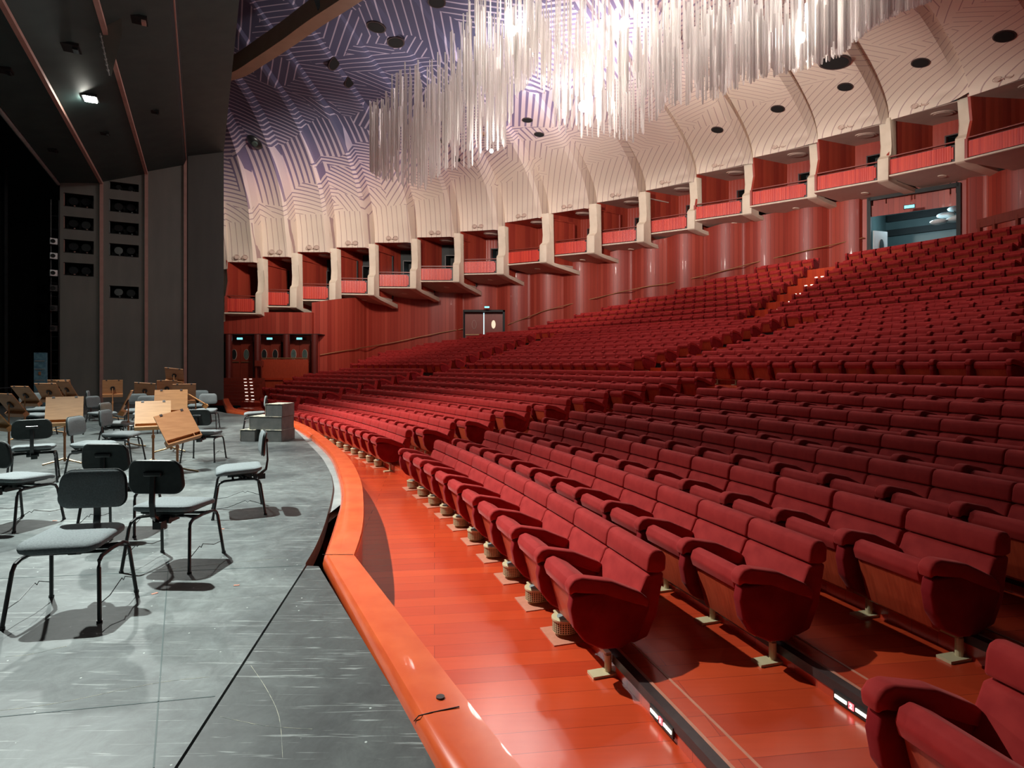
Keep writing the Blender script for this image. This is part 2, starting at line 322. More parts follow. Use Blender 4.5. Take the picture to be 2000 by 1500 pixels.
def cyl(bm, c, r, h, n=20, mi=0, r2=None, rot=None):
    rr = bmesh.ops.create_cone(bm, cap_ends=True, segments=n, radius1=r, radius2=r if r2 is None else r2, depth=h)
    Mx = Matrix.Translation(Vector(c)) @ (rot if rot is not None else Matrix.Identity(4))
    bmesh.ops.transform(bm, matrix=Mx, verts=rr['verts'])
    for f in {f for v in rr['verts'] for f in v.link_faces}: f.material_index = mi
def quad(bm, a, b, c, d, mi=0):
    f = bm.faces.new([bm.verts.new(p) for p in (a, b, c, d)]); f.material_index = mi; return f
def copy_tree(o, parent=None):
    c = o.copy(); COL.objects.link(c)
    if parent is not None: c.parent = parent
    for ch in KIDS.get(o.name, []): copy_tree_child(ch, c)
    return c
KIDS = {}
def copy_tree_child(ch, parent):
    d = ch.copy(); COL.objects.link(d); d.parent = parent
    for g in KIDS.get(ch.name, []): copy_tree_child(g, d)
def register(root):
    for ch in root.children: KIDS.setdefault(root.name, []).append(ch); register(ch)

# ---------------------------------------------------------------- the seating plan
S1 = 1.33
HROW = [1.200, 1.115, 1.011, 0.869, 0.754, 0.621, 0.473, 0.325, 0.18, -0.192, -0.398, -0.61, -0.836, -1.055, -1.286, -1.481, -1.744,
        -1.995, -2.327, -2.664, -3.036, -3.411, -3.805, -4.234, -4.665, -5.133]
def RR(i): return S1*(31+.70*(min(i, 17)-1)+(.35 if i > 9 else 0)+(.35 if i > 17 else 0)+.62*max(0, i-17))
HB = 0.70
def ZF(i): return EYE-HROW[i-1]-HB-(.03 if i == 1 else 0)       # floor level of row i
AB_N = lambda i: interp(i, [(1, 24.9), (4, 25.6), (6, 25.4), (9, 24.8)]) if i < 10 else interp(i, [(10, 30.0), (12, 29.75), (14, 29.5), (17, 29.2)])
AB_F = lambda i: interp(i, [(1, 27.15), (4, 27.8), (6, 27.5), (9, 26.9)]) if i < 10 else interp(i, [(10, 32.1), (12, 31.9), (14, 31.6), (17, 31.3)])
AC_N = lambda i: interp(i, [(1, 38.7), (2, 39.6), (3, 40.2), (4, 40.8), (6, 41.6), (9, 42.4)]) if i < 10 else interp(i, [(10, 42.2), (12, 42.6), (17, 43.2)])
AC_F = lambda i: interp(i, [(1, 41.9), (4, 43.0), (6, 43.8), (9, 44.7)]) if i < 10 else interp(i, [(10, 44.4), (12, 44.6), (17, 45.2)])
WEND = {2: 45.2, 3: 46.8, 4: 50.6, 5: 50.9, 6: 52.1, 7: 53.2, 8: 53.1, 9: 53.0, 10: 53.3, 11: 53.5, 12: 53.6, 13: 54.0, 14: 53.1, 15: 52.5, 16: 52.0, 17: 51.2,
        18: 50.5, 19: 47.5, 20: 46.9, 21: 45.5, 22: 44.2, 23: 42.9, 24: 40.7, 25: 39.2, 26: 37.2}
def x_px(p): return HX+F*p.x/p.y

# ---------------------------------------------------------------- stage floor, pit frame, rail
def cat2(pts, n=6): return catmull([Vector(p) for p in pts], n)
edge = cat2([P(443, 807, 0), P(500, 813, 0), P(553, 823, 0), P(613, 877, 0), P(640, 913, 0), P(649, 940, 0), P(649, 963, 0), P(636, 1017, 0), P(618, 1063, 0), P(597, 1100, 0)])
seam0 = P(597, 1104, 0); seam1 = P(340, 1500, 0); sd = (seam1-seam0).normalized()
bm = bmesh.new()
left = [Vector((-14.0, 24.0, 0)), Vector((-26, 18, 0)), Vector((-34, 8, 0)), Vector((-34, -8, 0))]
end = seam0+sd*9
poly = [v for v in edge]+[seam0, end, Vector((end.x, -8, 0))]+left[::-1]
vs = [bm.verts.new(v) for v in poly]; f = bm.faces.new(vs); bmesh.ops.triangulate(bm, faces=[f])
r = bmesh.ops.extrude_face_region(bm, geom=bm.faces[:]); bmesh.ops.translate(bm, vec=(0, 0, -.12), verts=[g for g in r['geom'] if isinstance(g, bmesh.types.BMVert)])
st = tag(fin(bm, 'stage_floor', 'stage'), kind='structure')
bm = bmesh.new()
off = Vector((-sd.y, sd.x, 0))*.014
if off.x < 0: off = -off
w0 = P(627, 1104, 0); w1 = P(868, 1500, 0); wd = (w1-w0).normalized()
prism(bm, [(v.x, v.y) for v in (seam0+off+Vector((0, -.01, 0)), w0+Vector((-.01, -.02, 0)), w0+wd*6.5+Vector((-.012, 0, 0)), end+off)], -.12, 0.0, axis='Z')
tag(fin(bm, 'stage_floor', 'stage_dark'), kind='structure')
# thin joints between the stage boards (cover strips lying in the floor)
for k, (a, b) in enumerate([(P(330, 1090, 0), P(300, 1500, 0)), (P(0, 1400, 0), P(420, 1360, 0)), (P(0, 1130, 0), P(590, 1105, 0))]):
    bm = bmesh.new(); d = (b-a).normalized(); nn = Vector((-d.y, d.x, 0))*.003
    prism(bm, [(v.x, v.y) for v in (a+nn, b+nn, b-nn, a-nn)], -.002, .0012, axis='Z')
    tag(fin(bm, 'floor_joint', 'ceiling_dark'), kind='structure')
for pts in ([(0, 1388), (120, 1372), (300, 1335), (410, 1322)], [(10, 1283), (60, 1278), (130, 1262)], [(490, 1300), (520, 1345), (545, 1400), (552, 1480)], [(250, 1120), (400, 1104), (560, 1090)], [(430, 1400), (520, 1418), (610, 1424)]):
    bm = bmesh.new(); q = [P(x_, y_, 0) for x_, y_ in pts]; q = catmull(q, 4)
    for a, b in zip(q, q[1:]):
        d = (b-a).normalized(); nn = Vector((-d.y, d.x, 0))*.0007; prism(bm, [(v.x, v.y) for v in (a+nn, b+nn, b-nn, a-nn)], -.001, .0008, axis='Z')
    tag(fin(bm, 'floor_scratch', 'step_edge'), kind='structure')
# bits of tape left on the stage
for k, (px, py, a) in enumerate([(434, 1033, .1), (302, 1159, .9), (107, 1017, .3), (462, 1143, .2)]):
    bm = bmesh.new(); p = P(px, py, .0015); box(bm, p, (.035, .018, .002), a)
    tag(fin(bm, 'tape_scrap', 'nosing' if k != 1 else 'number_white' if 0 else 'nosing'),
        ['scrap of orange tape on the stage in front of the chair facing left', 'scrap of tape on the stage by the front chair with turned seat', 'scrap of tape on the stage beside the frontmost left chair', 'small tape mark on the stage near its curved edge'][k], 'tape')

SS = [P(434, 780, .05), P(444, 801, .05), P(490, 810, .05), P(555, 822, .05), P(600, 846, .05), P(640, 880, .05), P(660, 920, .05), P(667, 965, .05), P(654, 1017, .05), P(632, 1083, .05)]
AA = [P(446, 778, .05), P(457, 797, .05), P(490, 804, .05), P(558, 817, .05), P(600, 832, .05), P(640, 858, .05), P(680, 892, .05), P(704, 934, .05), P(711, 980, .05), P(709, 1033, .05), P(693, 1085, .05)]
# pit lift frame between stage and rail
bm = bmesh.new()
E1 = edge[6:-14]; E2 = catmull(SS[2:8], 8)
def resample(pts, n):
    d = [0]
    for a, b in zip(pts, pts[1:]): d.append(d[-1]+(b-a).length)
    out = []
    for k in range(n):
        t = d[-1]*k/(n-1); j = 0
        while j < len(d)-2 and d[j+1] < t: j += 1
        u = (t-d[j])/max(1e-9, d[j+1]-d[j]); out.append(pts[j].lerp(pts[j+1], u))
    return out
n = 40; A = resample(E1, n); B = resample(E2, n)
va = [bm.verts.new((a.x, a.y, -.035)) for a in A]; vb = [bm.verts.new((b.x+.03, b.y+.03, -.035)) for b in B]
va2 = [bm.verts.new((a.x, a.y, -.12)) for a in A]; vb2 = [bm.verts.new((b.x+.03, b.y+.03, -.12)) for b in B]
for i in range(n-1):
    bm.faces.new((va[i], va[i+1], vb[i+1], vb[i])); bm.faces.new((va2[i], va2[i+1], vb2[i+1], vb2[i])); bm.faces.new((va[i], va[i+1], va2[i+1], va2[i])); bm.faces.new((vb[i], vb[i+1], vb2[i+1], vb2[i]))
tag(fin(bm, 'pit_frame', 'steel_strip'), 'pale steel strip along the curved stage edge inside the red rail', 'metal strip')
# rail: lofted rounded profile
sA = catmull(SS[1:], 8); aA = catmull(AA[1:], 8)
nn_ = 90
Sp = resample(sA, nn_); Ap = []
for s_ in Sp:                                           # closest audience-side point
    best = min(aA, key=lambda q: (q-s_).length); Ap.append(best)
Ap = resample(aA, nn_)
Sp = [P(434, 780, .05), P(438, 790, .05)]+Sp; Ap = [P(446, 778, .05), P(451, 788, .05)]+Ap
S2 = P(868, 1500, .05); A2 = P(1013, 1490, .05)
dS = (S2-SS[-1]).normalized(); dA = (A2-P(813, 1238, .05)).normalized()
Sp += [SS[-1].lerp(S2, t) for t in (.02, .25, .5, .75, 1)]+[S2+dS*4]
Ap += [AA[-1].lerp(P(813, 1238, .05), t) for t in (.02, .5)]+[P(813, 1238, .05), P(953, 1417, .05), A2, A2+dA*4]
def loft(bm, Sp, Ap, prof):
    """prof: list of (t across 0 stage side..1 audience side, z)"""
    rings = []
    for s_, a_ in zip(Sp, Ap):
        rings.append([bm.verts.new((s_.x+(a_.x-s_.x)*t, s_.y+(a_.y-s_.y)*t, z)) for t, z in prof])
    m = len(prof)
    for A_, B_ in zip(rings, rings[1:]):
        for k in range(m): bm.faces.new((A_[k], A_[(k+1) % m], B_[(k+1) % m], B_[k]))
    bm.faces.new(rings[0]); bm.faces.new(rings[-1][::-1])
bm = bmesh.new()
loft(bm, Sp, Ap, [(0.12, -.10), (0.0, -.07), (-.03, -.02), (.02, .03), (.12, .055), (.3, .06), (.97, .055), (1.0, .04), (1.0, .01), (.97, -.02)])
rail = fin(bm, 'stage_rail', 'rail_wood', smooth=True)
tag(rail, 'polished orange-red wooden rail curving along the stage edge', 'rail')
bm = bmesh.new(); loft(bm, Sp, Ap, [(.55, -.02), (.93, -.02), (.93, -.50), (.55, -.50)])
fin(bm, 'rail_wall', 'rail_wood', rail)
bm = bmesh.new(); cyl(bm, P(860, 1363, .058)+Vector((0, 0, .004)), .018, .006, 24)
fin(bm, 'plug_cap', 'rubber', rail)
bm = bmesh.new(); a = P(817, 1397, .0605); b = P(897, 1380, .0605); tube(bm, [a+Vector((-.02, .02, -.035)), a+Vector((0, 0.01, -.008)), a.lerp(b, .3), b], .0025, 6); fin(bm, 'rail_joint', 'rubber', rail)
bm = bmesh.new(); a = P(627, 1083, .0605); b = P(690, 1083, .0605); tube(bm, [a+Vector((.01, 0, 0)), b], .002, 6); fin(bm, 'rail_joint', 'rubber', rail)

# under-stage darkness
bm = bmesh.new(); box(bm, (0, 20, -1.6), (140, 120, .1)); tag(fin(bm, 'floor', 'black_void'), kind='structure')

# ---------------------------------------------------------------- auditorium floor: one terrace per row
tierR = [RR(i)-.26 for i in range(1, 27)]
def tier(i):
    r0 = 39.3 if i == 1 else tierR[i-2]; r1 = tierR[i-1] if i < 26 else RR(26)+3.5
    z = ZF(i); t0 = 4.0; t1 = {1: 54, 2: 47.0, 3: 48.6}.get(i, WEND.get(i, 50)+.35)
    if i == 17: t1 = 51.6
    bm = bmesh.new(); n = 60; top0 = []; top1 = []; bot0 = []; bot1 = []
    for k in range(n+1):
        th = t0+(t1-t0)*k/n
        top0.append(bm.verts.new(pol(r0, th, z))); top1.append(bm.verts.new(pol(r1, th, z)))
        bot0.append(bm.verts.new(pol(r0, th, z-.9))); bot1.append(bm.verts.new(pol(r1, th, z-.9)))
    for k in range(n):
        bm.faces.new((top0[k], top0[k+1], top1[k+1], top1[k])); bm.faces.new((top0[k], top0[k+1], bot0[k+1], bot0[k])); bm.faces.new((top1[k], top1[k+1], bot1[k+1], bot1[k]))
    bm.faces.new((top0[-1], top1[-1], bot1[-1], bot0[-1])); bm.faces.new((top0[0], top1[0], bot1[0], bot0[0]))
    tag(fin(bm, 'floor', 'floor'), kind='structure')
for i in range(1, 27): tier(i)
# nosings of the nearest steps
for i in range(1, 6):
    r = tierR[i-1]; z = ZF(i+1)
    for (w0_, w1_, h0, h1, mt, nm) in ((-.012, .045, -.05, .004, 'rubber', 'step_edge'), (.045, .065, -.004, .0045, 'nosing', 'step_edge'), (.17, .185, -.004, .003, 'nosing', 'step_line')):
        bm = bmesh.new(); n = 40; rr = []
        for k in range(n+1):
            th = 5+(14.5+ (5 if i > 1 else 2.2))*k/n if i < 3 else 5+12*k/n
            rr.append([bm.verts.new(pol(r+a, th, z+h)) for a, h in ((w0_, h0), (w1_, h0), (w1_, h1), (w0_, h1))])
        for A_, B_ in zip(rr, rr[1:]):
            for k in range(4): bm.faces.new((A_[k], A_[(k+1) % 4], B_[(k+1) % 4], B_[k]))
        bm.faces.new(rr[0]); bm.faces.new(rr[-1][::-1])
        tag(fin(bm, nm, mt), kind='structure')
# step lights with row numbers
def num_mesh(ch, size, mat, name, parent):
    cu = bpy.data.curves.new(name, 'FONT'); cu.body = ch; cu.size = size; cu.extrude = .0015; cu.align_x = 'CENTER'; cu.align_y = 'CENTER'
    t = bpy.data.objects.new('tmp', cu); COL.objects.link(t); dg = bpy.context.evaluated_depsgraph_get()
    me = bpy.data.meshes.new_from_object(t.evaluated_get(dg)); bpy.data.objects.remove(t)
    me.name = name; me.materials.clear(); me.materials.append(M[mat])
    return link(name, me, parent)
for i, px, py, ch, row in ((1, 1293, 1394, '1', 'front'), (2, 1665, 1389, '2', 'second')):
    r = tierR[i-1]-.012; z = ZF(i+1)-.068
    a = (px-HX)/F
    Yq = [Y for Y in [x*.002 for x in range(1000, 2500)] if math.hypot(a*Y-CX, Y-CY) >= r][0]
    th = math.degrees(math.atan2(Yq-CY, a*Yq-CX))
    root = empty('step_light', pol(r, th, z), math.radians(th-90), 'black step light with two white strips and red row number %s in the %s riser' % (ch, row), 'step light', 'step lights at the near aisle')
    bm = bmesh.new(); box(bm, (0, .0, 0), (.235, .012, .058)); fin(bm, 'housing', 'black_plastic', root)
    for sx in (-1, 1):
        bm = bmesh.new(); box(bm, (sx*.068, -.007, 0), (.078, .006, .017)); fin(bm, 'light_strip', 'step_glow', root)
    bm = bmesh.new(); box(bm, (0, -.007, 0), (.032, .004, .034)); fin(bm, 'number_plate', 'number_glow', root)
    nmo = num_mesh(ch, .034, 'number_white', 'number', root); nmo.rotation_euler = (PI/2, 0, 0); nmo.location = (0, -.011, 0)

# ---------------------------------------------------------------- theatre seats
SWD = .60
PR = {'head': [(-.03, .572), (-.018, .665), (.0, .70), (.035, .713), (.085, .705), (.115, .665), (.11, .572), (.06, .56)],
      'back': [(-.21, .19), (-.10, .40), (-.035, .555), (.06, .57), (.10, .56), (.05, .30), (-.02, .16), (-.12, .13)],
      'cush': [(-.52, .44), (-.54, .50), (-.52, .55), (-.47, .565), (-.37, .515), (-.29, .45), (-.29, .41), (-.38, .42)],
      'panel': [(-.505, .45), (-.42, .16), (-.37, .13), (-.30, .20), (-.30, .42)],
      'arm': [(-.555, .50), (-.57, .42), (-.545, .30), (-.47, .20), (-.36, .145), (-.22, .135), (-.11, .19), (-.03, .36), (-.06, .42), (-.30, .505)],
      'pad': [(-.575, .50), (-.585, .56), (-.55, .60), (-.50, .608), (-.30, .565), (-.10, .475), (-.035, .42), (-.045, .36), (-.15, .43), (-.35, .51), (-.52, .535)]}
def seat_part(key, x0, x1, bev): 
    bm = bmesh.new(); prism(bm, PR[key], x0, x1, bev=bev, seg=3 if bev else 1); return bm
BL = {}
def blank(name, key, x0, x1, bev, mat, smooth=True):
    bm = seat_part(key, x0, x1, bev); o = fin(bm, name, mat, None, smooth); me = o.data; bpy.data.objects.remove(o); BL[name+key] = me
H_ = SWD/2
for nm, key, x0, x1, bev, mat in (('headrest', 'head', -H_+.002, H_-.002, .022, 'velvet'), ('backrest', 'back', -H_+.004, H_-.004, .02, 'velvet'),
                                  ('seat_cushion', 'cush', -H_+.07, H_-.07, .012, 'velvet'), ('seat_underside', 'panel', -H_+.075, H_-.075, .006, 'seat_wood'),
                                  ('armrest', 'arm', -.037, .037, .016, 'velvet_dark'), ('arm_pad', 'pad', -.044, .044, .018, 'velvet')):
    blank(nm, key, x0, x1, bev, mat)
bm = bmesh.new()
box(bm, (0, -.30, .125), (SWD, .035, .02)); cyl(bm, (H_-.01, -.30, .06), .022, .12, 12); box(bm, (H_-.01, -.32, .008), (.09, .20, .016)); box(bm, (0, -.1, .13), (.05, .3, .02))
o = fin(bm, 'pedestal', 'cream_metal', None); BL['pedestal'] = o.data; bpy.data.objects.remove(o)
bm = bmesh.new(); cyl(bm, (0, 0, 0), .088, .085, 30)
uvl = bm.loops.layers.uv.new('UVMap')
for f in bm.faces:
    for l in f.loops:
        a = math.atan2(l.vert.co.y, l.vert.co.x)/(2*PI)+.5
        l[uvl].uv = (a, l.vert.co.z/.085+.5) if len(f.verts) == 4 else (0, 0)
for f in bm.faces:
    if len(f.verts) == 4:
        us = [l[uvl].uv.x for l in f.loops]
        if max(us)-min(us) > .5:
            for l in f.loops:
                if l[uvl].uv.x < .5: l[uvl].uv.x += 1
o = fin(bm, 'air_grille', 'grille', None); BL['grille'] = o.data; bpy.data.objects.remove(o)
bm = bmesh.new(); cyl(bm, (0, 0, 0), .094, .012, 30); cyl(bm, (0, 0, .004), .055, .012, 24, mi=1); box(bm, (-.10, -.02, 0), (.06, .035, .01)); o = fin(bm, 'grille_cap', None, None, mats=['cream_metal', 'steel_strip']); BL['cap'] = o.data; bpy.data.objects.remove(o)
bm = bmesh.new(); box(bm, (0, 0, 0), (.29, .27, .006)); o = fin(bm, 'base_plate', 'nosing', None); BL['plate'] = o.data; bpy.data.objects.remove(o)

def arm_at(x, root):
    a = link('armrest', BL['armrestarm'], root); a.location = (x, 0, 0)
    b = link('arm_pad', BL['arm_padpad'], a); return a
def seat_obj(i, th, ends):
    root = empty('theatre_seat', pol(RR(i), th, ZF(i)+(.03 if i == 1 else 0)), math.radians(th-90))
    link('headrest', BL['headresthead'], root); link('backrest', BL['backrestback'], root)
    c = link('seat_cushion', BL['seat_cushioncush'], root); link('seat_underside', BL['seat_undersidepanel'], c)
    arm_at(H_, root)
    if 'L' in ends: arm_at(-H_, root)
    p = link('pedestal', BL['pedestal'], root)
    if i == 1:
        p.location.z = -.03; 
        g = link('air_grille', BL['grille'], root); g.location = (-.02+H_*0, -.36, .05-.03+.04-.01)
        c2 = link('grille_cap', BL['cap'], g); c2.location.z = .045
        pl = link('base_plate', BL['plate'], root); pl.location = (-.02, -.36, -.026)
        for ob in (g, pl): ob.location.x = -H_+.02
    return root
ORD = 'first second third fourth fifth sixth seventh eighth ninth tenth eleventh twelfth thirteenth fourteenth fifteenth sixteenth seventeenth eighteenth nineteenth twentieth'.split()
TENS = {2: 'twenty', 3: 'thirty'}
def ordn(n):
    if n <= 20: return ORD[n-1]
    return TENS[n//10]+'-'+ORD[n % 10-1] if n % 10 else TENS[n//10][:-1]+'ieth'
blocks = []      # (row, th_right, th_left, block, count from)
for i in range(1, 27):
    if i <= 17:
        r_end = {1: 16.6, 2: 16.1, 3: 15.5}.get(i, 14.8 if i < 10 else 13)
        blocks.append((i, r_end, AB_N(i), 'near')); blocks.append((i, AB_F(i), AC_N(i), 'middle'))
        if i > 1: blocks.append((i, AC_F(i), WEND[i], 'far'))
    else:
        blocks.append((i, 16, 32.8, 'upper right')); blocks.append((i, 34.2, WEND[i], 'upper left'))
seats = []
for i, a, b, blk in blocks:
    wdeg = math.degrees(SWD/RR(i)); n = max(1, round((b-a)/wdeg)); st_ = (b-a)/n if blk in ('near', 'middle') and abs(n*wdeg-(b-a)) < .5*wdeg else wdeg
    if blk == 'far' or blk == 'upper left':
        order = [(a+wdeg*(k+.5), k) for k in range(int((b-a)/wdeg))]
    elif blk in ('near', 'upper right') and i > 3:
        order = [(b-wdeg*(n-k-.5), k) for k in range(n)]
    else:
        st2 = (b-a)/n; order = [(a+st2*(k+.5), k) for k in range(n)]
    n = len(order)
    for th, k in order:
        p = pol(RR(i), th, ZF(i))
        if p.y < 1.5: continue
        px = x_px(p)
        if px > 2075 or px < 380: continue
        if px > 2010 and i > 9: continue
        seats.append(dict(i=i, th=th, k=k, n=n, blk=blk, d=math.hypot(p.x, p.y), ends=('R' if k == 0 else '')+('L' if k == n-1 else '')))
seats.sort(key=lambda s: s['d'])
# the bottom right corner seats of the block across the near aisle
lab = ['red velvet seat in the bottom right corner, first across the near aisle', 'red velvet seat cut off at the bottom right corner, second across the near aisle']
for k, th in enumerate((13.97, 13.14)):
    root = seat_obj(2, th, 'L' if k == 0 else ''); root.location -= pol(.31, th)-pol(0, th); tag(root, lab[k], 'seat', 'corner seats across the near aisle')
for s in seats[:298]:
    root = seat_obj(s['i'], s['th'], s['ends'])
    if s['blk'] == 'near': cnt, side = (s['k']+1, 'right') if s['i'] <= 3 else (s['n']-s['k'], 'left')
    else: cnt, side = s['k']+1, 'right'
    bl = {'near': 'nearest block', 'middle': 'middle block', 'far': 'far left block', 'upper right': 'upper block', 'upper left': 'upper left block'}[s['blk']]
    row = 'front row' if s['i'] == 1 else ordn(s['i'])+' row'
    tag(root, 'red velvet seat, %s from the %s end of the %s in the %s' % (ordn(cnt), side, row, bl), 'seat', 'red velvet seats in the %s of the %s' % (row, bl))
# all the others, far up the hall, as one body
verts = []; faces = []; mid = []
def add_prism(prof, x0, x1, X, mi):
    b0 = len(verts); n = len(prof)
    for x in (x0, x1):
        for (y, z) in prof: verts.append(X @ Vector((x, y, z)))
    faces.append(tuple(range(b0, b0+n))); mid.append(mi); faces.append(tuple(range(b0+2*n-1, b0+n-1, -1))); mid.append(mi)
    for k in range(n): faces.append((b0+k, b0+n+k, b0+n+(k+1) % n, b0+(k+1) % n)); mid.append(mi)
for s in seats[298:]:
    X = Matrix.Translation(pol(RR(s['i']), s['th'], ZF(s['i']))) @ Matrix.Rotation(math.radians(s['th']-90), 4, 'Z')
    add_prism(PR['head'], -H_+.004, H_-.004, X, 0); add_prism(PR['back'], -H_+.004, H_-.004, X, 0)
    add_prism(PR['cush'], -H_+.07, H_-.07, X, 0); add_prism(PR['panel'], -H_+.075, H_-.075, X, 1)
    for x in ([H_]+([-H_] if 'L' in s['ends'] else [])):
        add_prism(PR['arm'], x-.042, x+.042, X, 2); add_prism(PR['pad'], x-.05, x+.05, X, 0)
    add_prism([(-.35, 0), (-.35, .15), (-.12, .15), (-.12, 0)], -H_, H_-.02, X, 3)
me = bpy.data.meshes.new('distant_seats'); me.from_pydata(verts, [], faces); me.update()
for mm in ('velvet', 'seat_wood', 'velvet_dark', 'black_plastic'): me.materials.append(M[mm])
me.polygons.foreach_set('material_index', mid)
tag(link('distant_seats', me), 'hundreds of small red velvet seats in the rear rows far up the hall', 'seats', kind='stuff')

# ---------------------------------------------------------------- balcony boxes
BOX = [(380, 433, 624, 626), (444, 500, 611, 612), (512.5, 567, 598, 599), (581, 643.5, 586, 587), (657, 718.5, 574, 575), (732, 801, 561.5, 562), (814.5, 885, 549.5, 549.5),
       (898.5, 970.5, 536, 534.5), (986, 1056, 518, 512), (1072, 1148, 501, 494), (1165, 1245, 480.5, 472.2), (1261, 1344, 458.5, 447.5), (1360, 1451, 431, 418.5),
       (1470, 1578, 403.5, 386.5), (1596.5, 1715, 375, 354), (1735, 1867, 345, 317.5), (1892, 2040, 311, 275)]
YC = [(470, 30.3), (615, 32.1), (766, 34.3), (934, 35.6), (1110, 35.3), (1205, 34.8), (1302, 34), (1405, 32.4), (1524, 30.5), (1655, 28.3), (1800, 26.3), (1966, 23.4)]
OPEN = 2.62; PH = .86; DEP = 2.3
bx = []
for (lx, rx, yl, yr) in BOX:
    Yc = interp((lx+rx)/2, YC); z0 = EYE+(HY-(yl+yr)/2)*Yc/F
    YL = (z0-EYE)*F/(HY-yl); YR = (z0-EYE)*F/(HY-yr)
    bx.append([Vector(((lx-HX)/F*YL, YL, 0)), Vector(((rx-HX)/F*YR, YR, 0)), z0])
bays = bx+[[Vector((19.9, 21.6, 0)), Vector((21.0, 19.2, 0)), 9.7], [Vector((21.4, 18.4, 0)), Vector((22.0, 15.8, 0)), 9.7], [Vector((22.2, 15, 0)), Vector((22.4, 12.4, 0)), 9.7]]
HALL = Vector((0, 14, 0))
def frame(Lp, Rp):
    d = (Rp-Lp); ln = d.length; d.normalize(); nrm = Vector((-d.y, d.x, 0))
    if (Lp-HALL).dot(nrm) < 0: nrm = -nrm
    return d, nrm, ln
prev_end = None
box_words = ['']+[ordn(k+1) for k in range(16)]
for k, (Lp, Rp, z0) in enumerate(bx):
    d, nrm, ln = frame(Lp, Rp)
    rz = math.atan2(d.y, d.x)
    nxtL = bays[k+1][0]; gap = max(.26, min(.62, abs(x_px(nxtL)-x_px(Rp))*Rp.y/F*1.05))
    nz = bays[k+1][2]
    root = empty('balcony_box', (Lp.x, Lp.y, z0), rz, ('theatre box with slatted red front and cream frame, %s from the dark stage wall' % box_words[k]) if k else 'theatre box almost hidden behind the dark stage wall, only its cream edge showing', 'theatre box', 'boxes along the balcony')
    # local: x along the front, y = depth (into the wall), z up
    s_ = 1 if Matrix.Rotation(rz, 3, 'Z') @ Vector((0, 1, 0)) @ nrm > 0 else -1
    def Y_(v): return v*s_
    bm = bmesh.new()                                     # slab with sloping soffit
    prism(bm, [(Y_(-.16), 0.0), (Y_(-.16), -.07), (Y_(0.0), -.09), (Y_(DEP), -.42), (Y_(DEP), 0.0)], -.10, ln+.02, bev=0)
    fin(bm, 'slab', 'soffit', root)
    bm = bmesh.new(); box(bm, (ln/2-.02, Y_(-.17), -.025), (ln+.16, .05, .06)); fin(bm, 'slab_edge', 'cream', root)
    bm = bmesh.new()                                     # fin between this box and the next
    prism(bm, [(Y_(.02), OPEN+.25), (Y_(.10), OPEN*.86), (Y_(.17), OPEN*.62), (Y_(.13), OPEN*.44), (Y_(-.02), PH+.16), (Y_(-.19), PH+.10), (Y_(-.20), -.05), (Y_(-.10), -.10), (Y_(.55), -.24), (Y_(DEP), -.58), (Y_(DEP), -.30), (Y_(.42), -.05), (Y_(.42), OPEN+.25)], ln, ln+gap*.88, bev=.03, seg=2)
    fin(bm, 'divider_fin', 'cream', root, smooth=True)
    bm = bmesh.new(); prism(bm, [(Y_(.06), OPEN+.1), (Y_(.15), OPEN*.62), (Y_(.0), PH), (Y_(-.14), PH-.02), (Y_(-.14), 0), (Y_(DEP), 0), (Y_(DEP), OPEN+.1)], -.10, -.0); fin(bm, 'side_wall', 'box_wood', root)
    bm = bmesh.new(); prism(bm, [(Y_(.22), OPEN), (Y_(.22), 0), (Y_(DEP), 0), (Y_(DEP), OPEN)], ln-.02, ln); fin(bm, 'side_wall', 'box_wood', root)
    bm = bmesh.new()                                     # back wall with a doorway
    dw = min(.85, ln*.4); dx0 = max(.02, ln*.66-1.15); dx1 = dx0+dw; dh = 1.95; t = .08
    for (xa, xb, za, zb) in ((-.1, dx0, 0, OPEN), (dx1, ln+.05, 0, OPEN), (dx0, dx1, dh, OPEN)):
        box(bm, ((xa+xb)/2, Y_(DEP+t/2), (za+zb)/2), (xb-xa, t, zb-za))
    fin(bm, 'back_wall', 'box_wood' if k > 6 else 'dark_recess', root)  # left boxes: inner shade put into a near-black back wall colour
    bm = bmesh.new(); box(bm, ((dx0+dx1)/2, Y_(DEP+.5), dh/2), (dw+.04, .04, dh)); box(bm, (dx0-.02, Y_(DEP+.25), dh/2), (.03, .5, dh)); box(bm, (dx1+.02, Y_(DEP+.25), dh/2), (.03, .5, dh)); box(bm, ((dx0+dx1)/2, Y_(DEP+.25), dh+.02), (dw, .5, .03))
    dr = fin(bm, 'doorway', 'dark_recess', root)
    bm = bmesh.new()
    for (xa, xb, za, zb) in ((dx0-.03, dx0+.02, 0, dh+.03), (dx1-.02, dx1+.03, 0, dh+.03), (dx0, dx1, dh-.02, dh+.03)): box(bm, ((xa+xb)/2, Y_(DEP-.02), (za+zb)/2), (xb-xa, .06, zb-za))
    fin(bm, 'door_frame', 'rubber', dr)
    if k in (5, 7, 8, 11):
        bm = bmesh.new(); box(bm, (dx0+dw*.55, Y_(DEP+.46), 1.25), (dw*.5, .03, .55)); fin(bm, 'lit_corridor_pane', 'foyer_light', dr)
    bm = bmesh.new(); box(bm, (ln/2, Y_(DEP/2+.05), OPEN+.03), (ln+.15, DEP, .06)); fin(bm, 'ceiling_board', 'soffit' if k > 9 else 'box_wood', root)
    bm = bmesh.new(); cyl(bm, (ln*.55, Y_(.95), OPEN-.02), .38, .05, 32); cyl(bm, (ln*.55, Y_(.95), OPEN-.05), .30, .04, 32); fin(bm, 'ceiling_lamp', 'soffit', root)
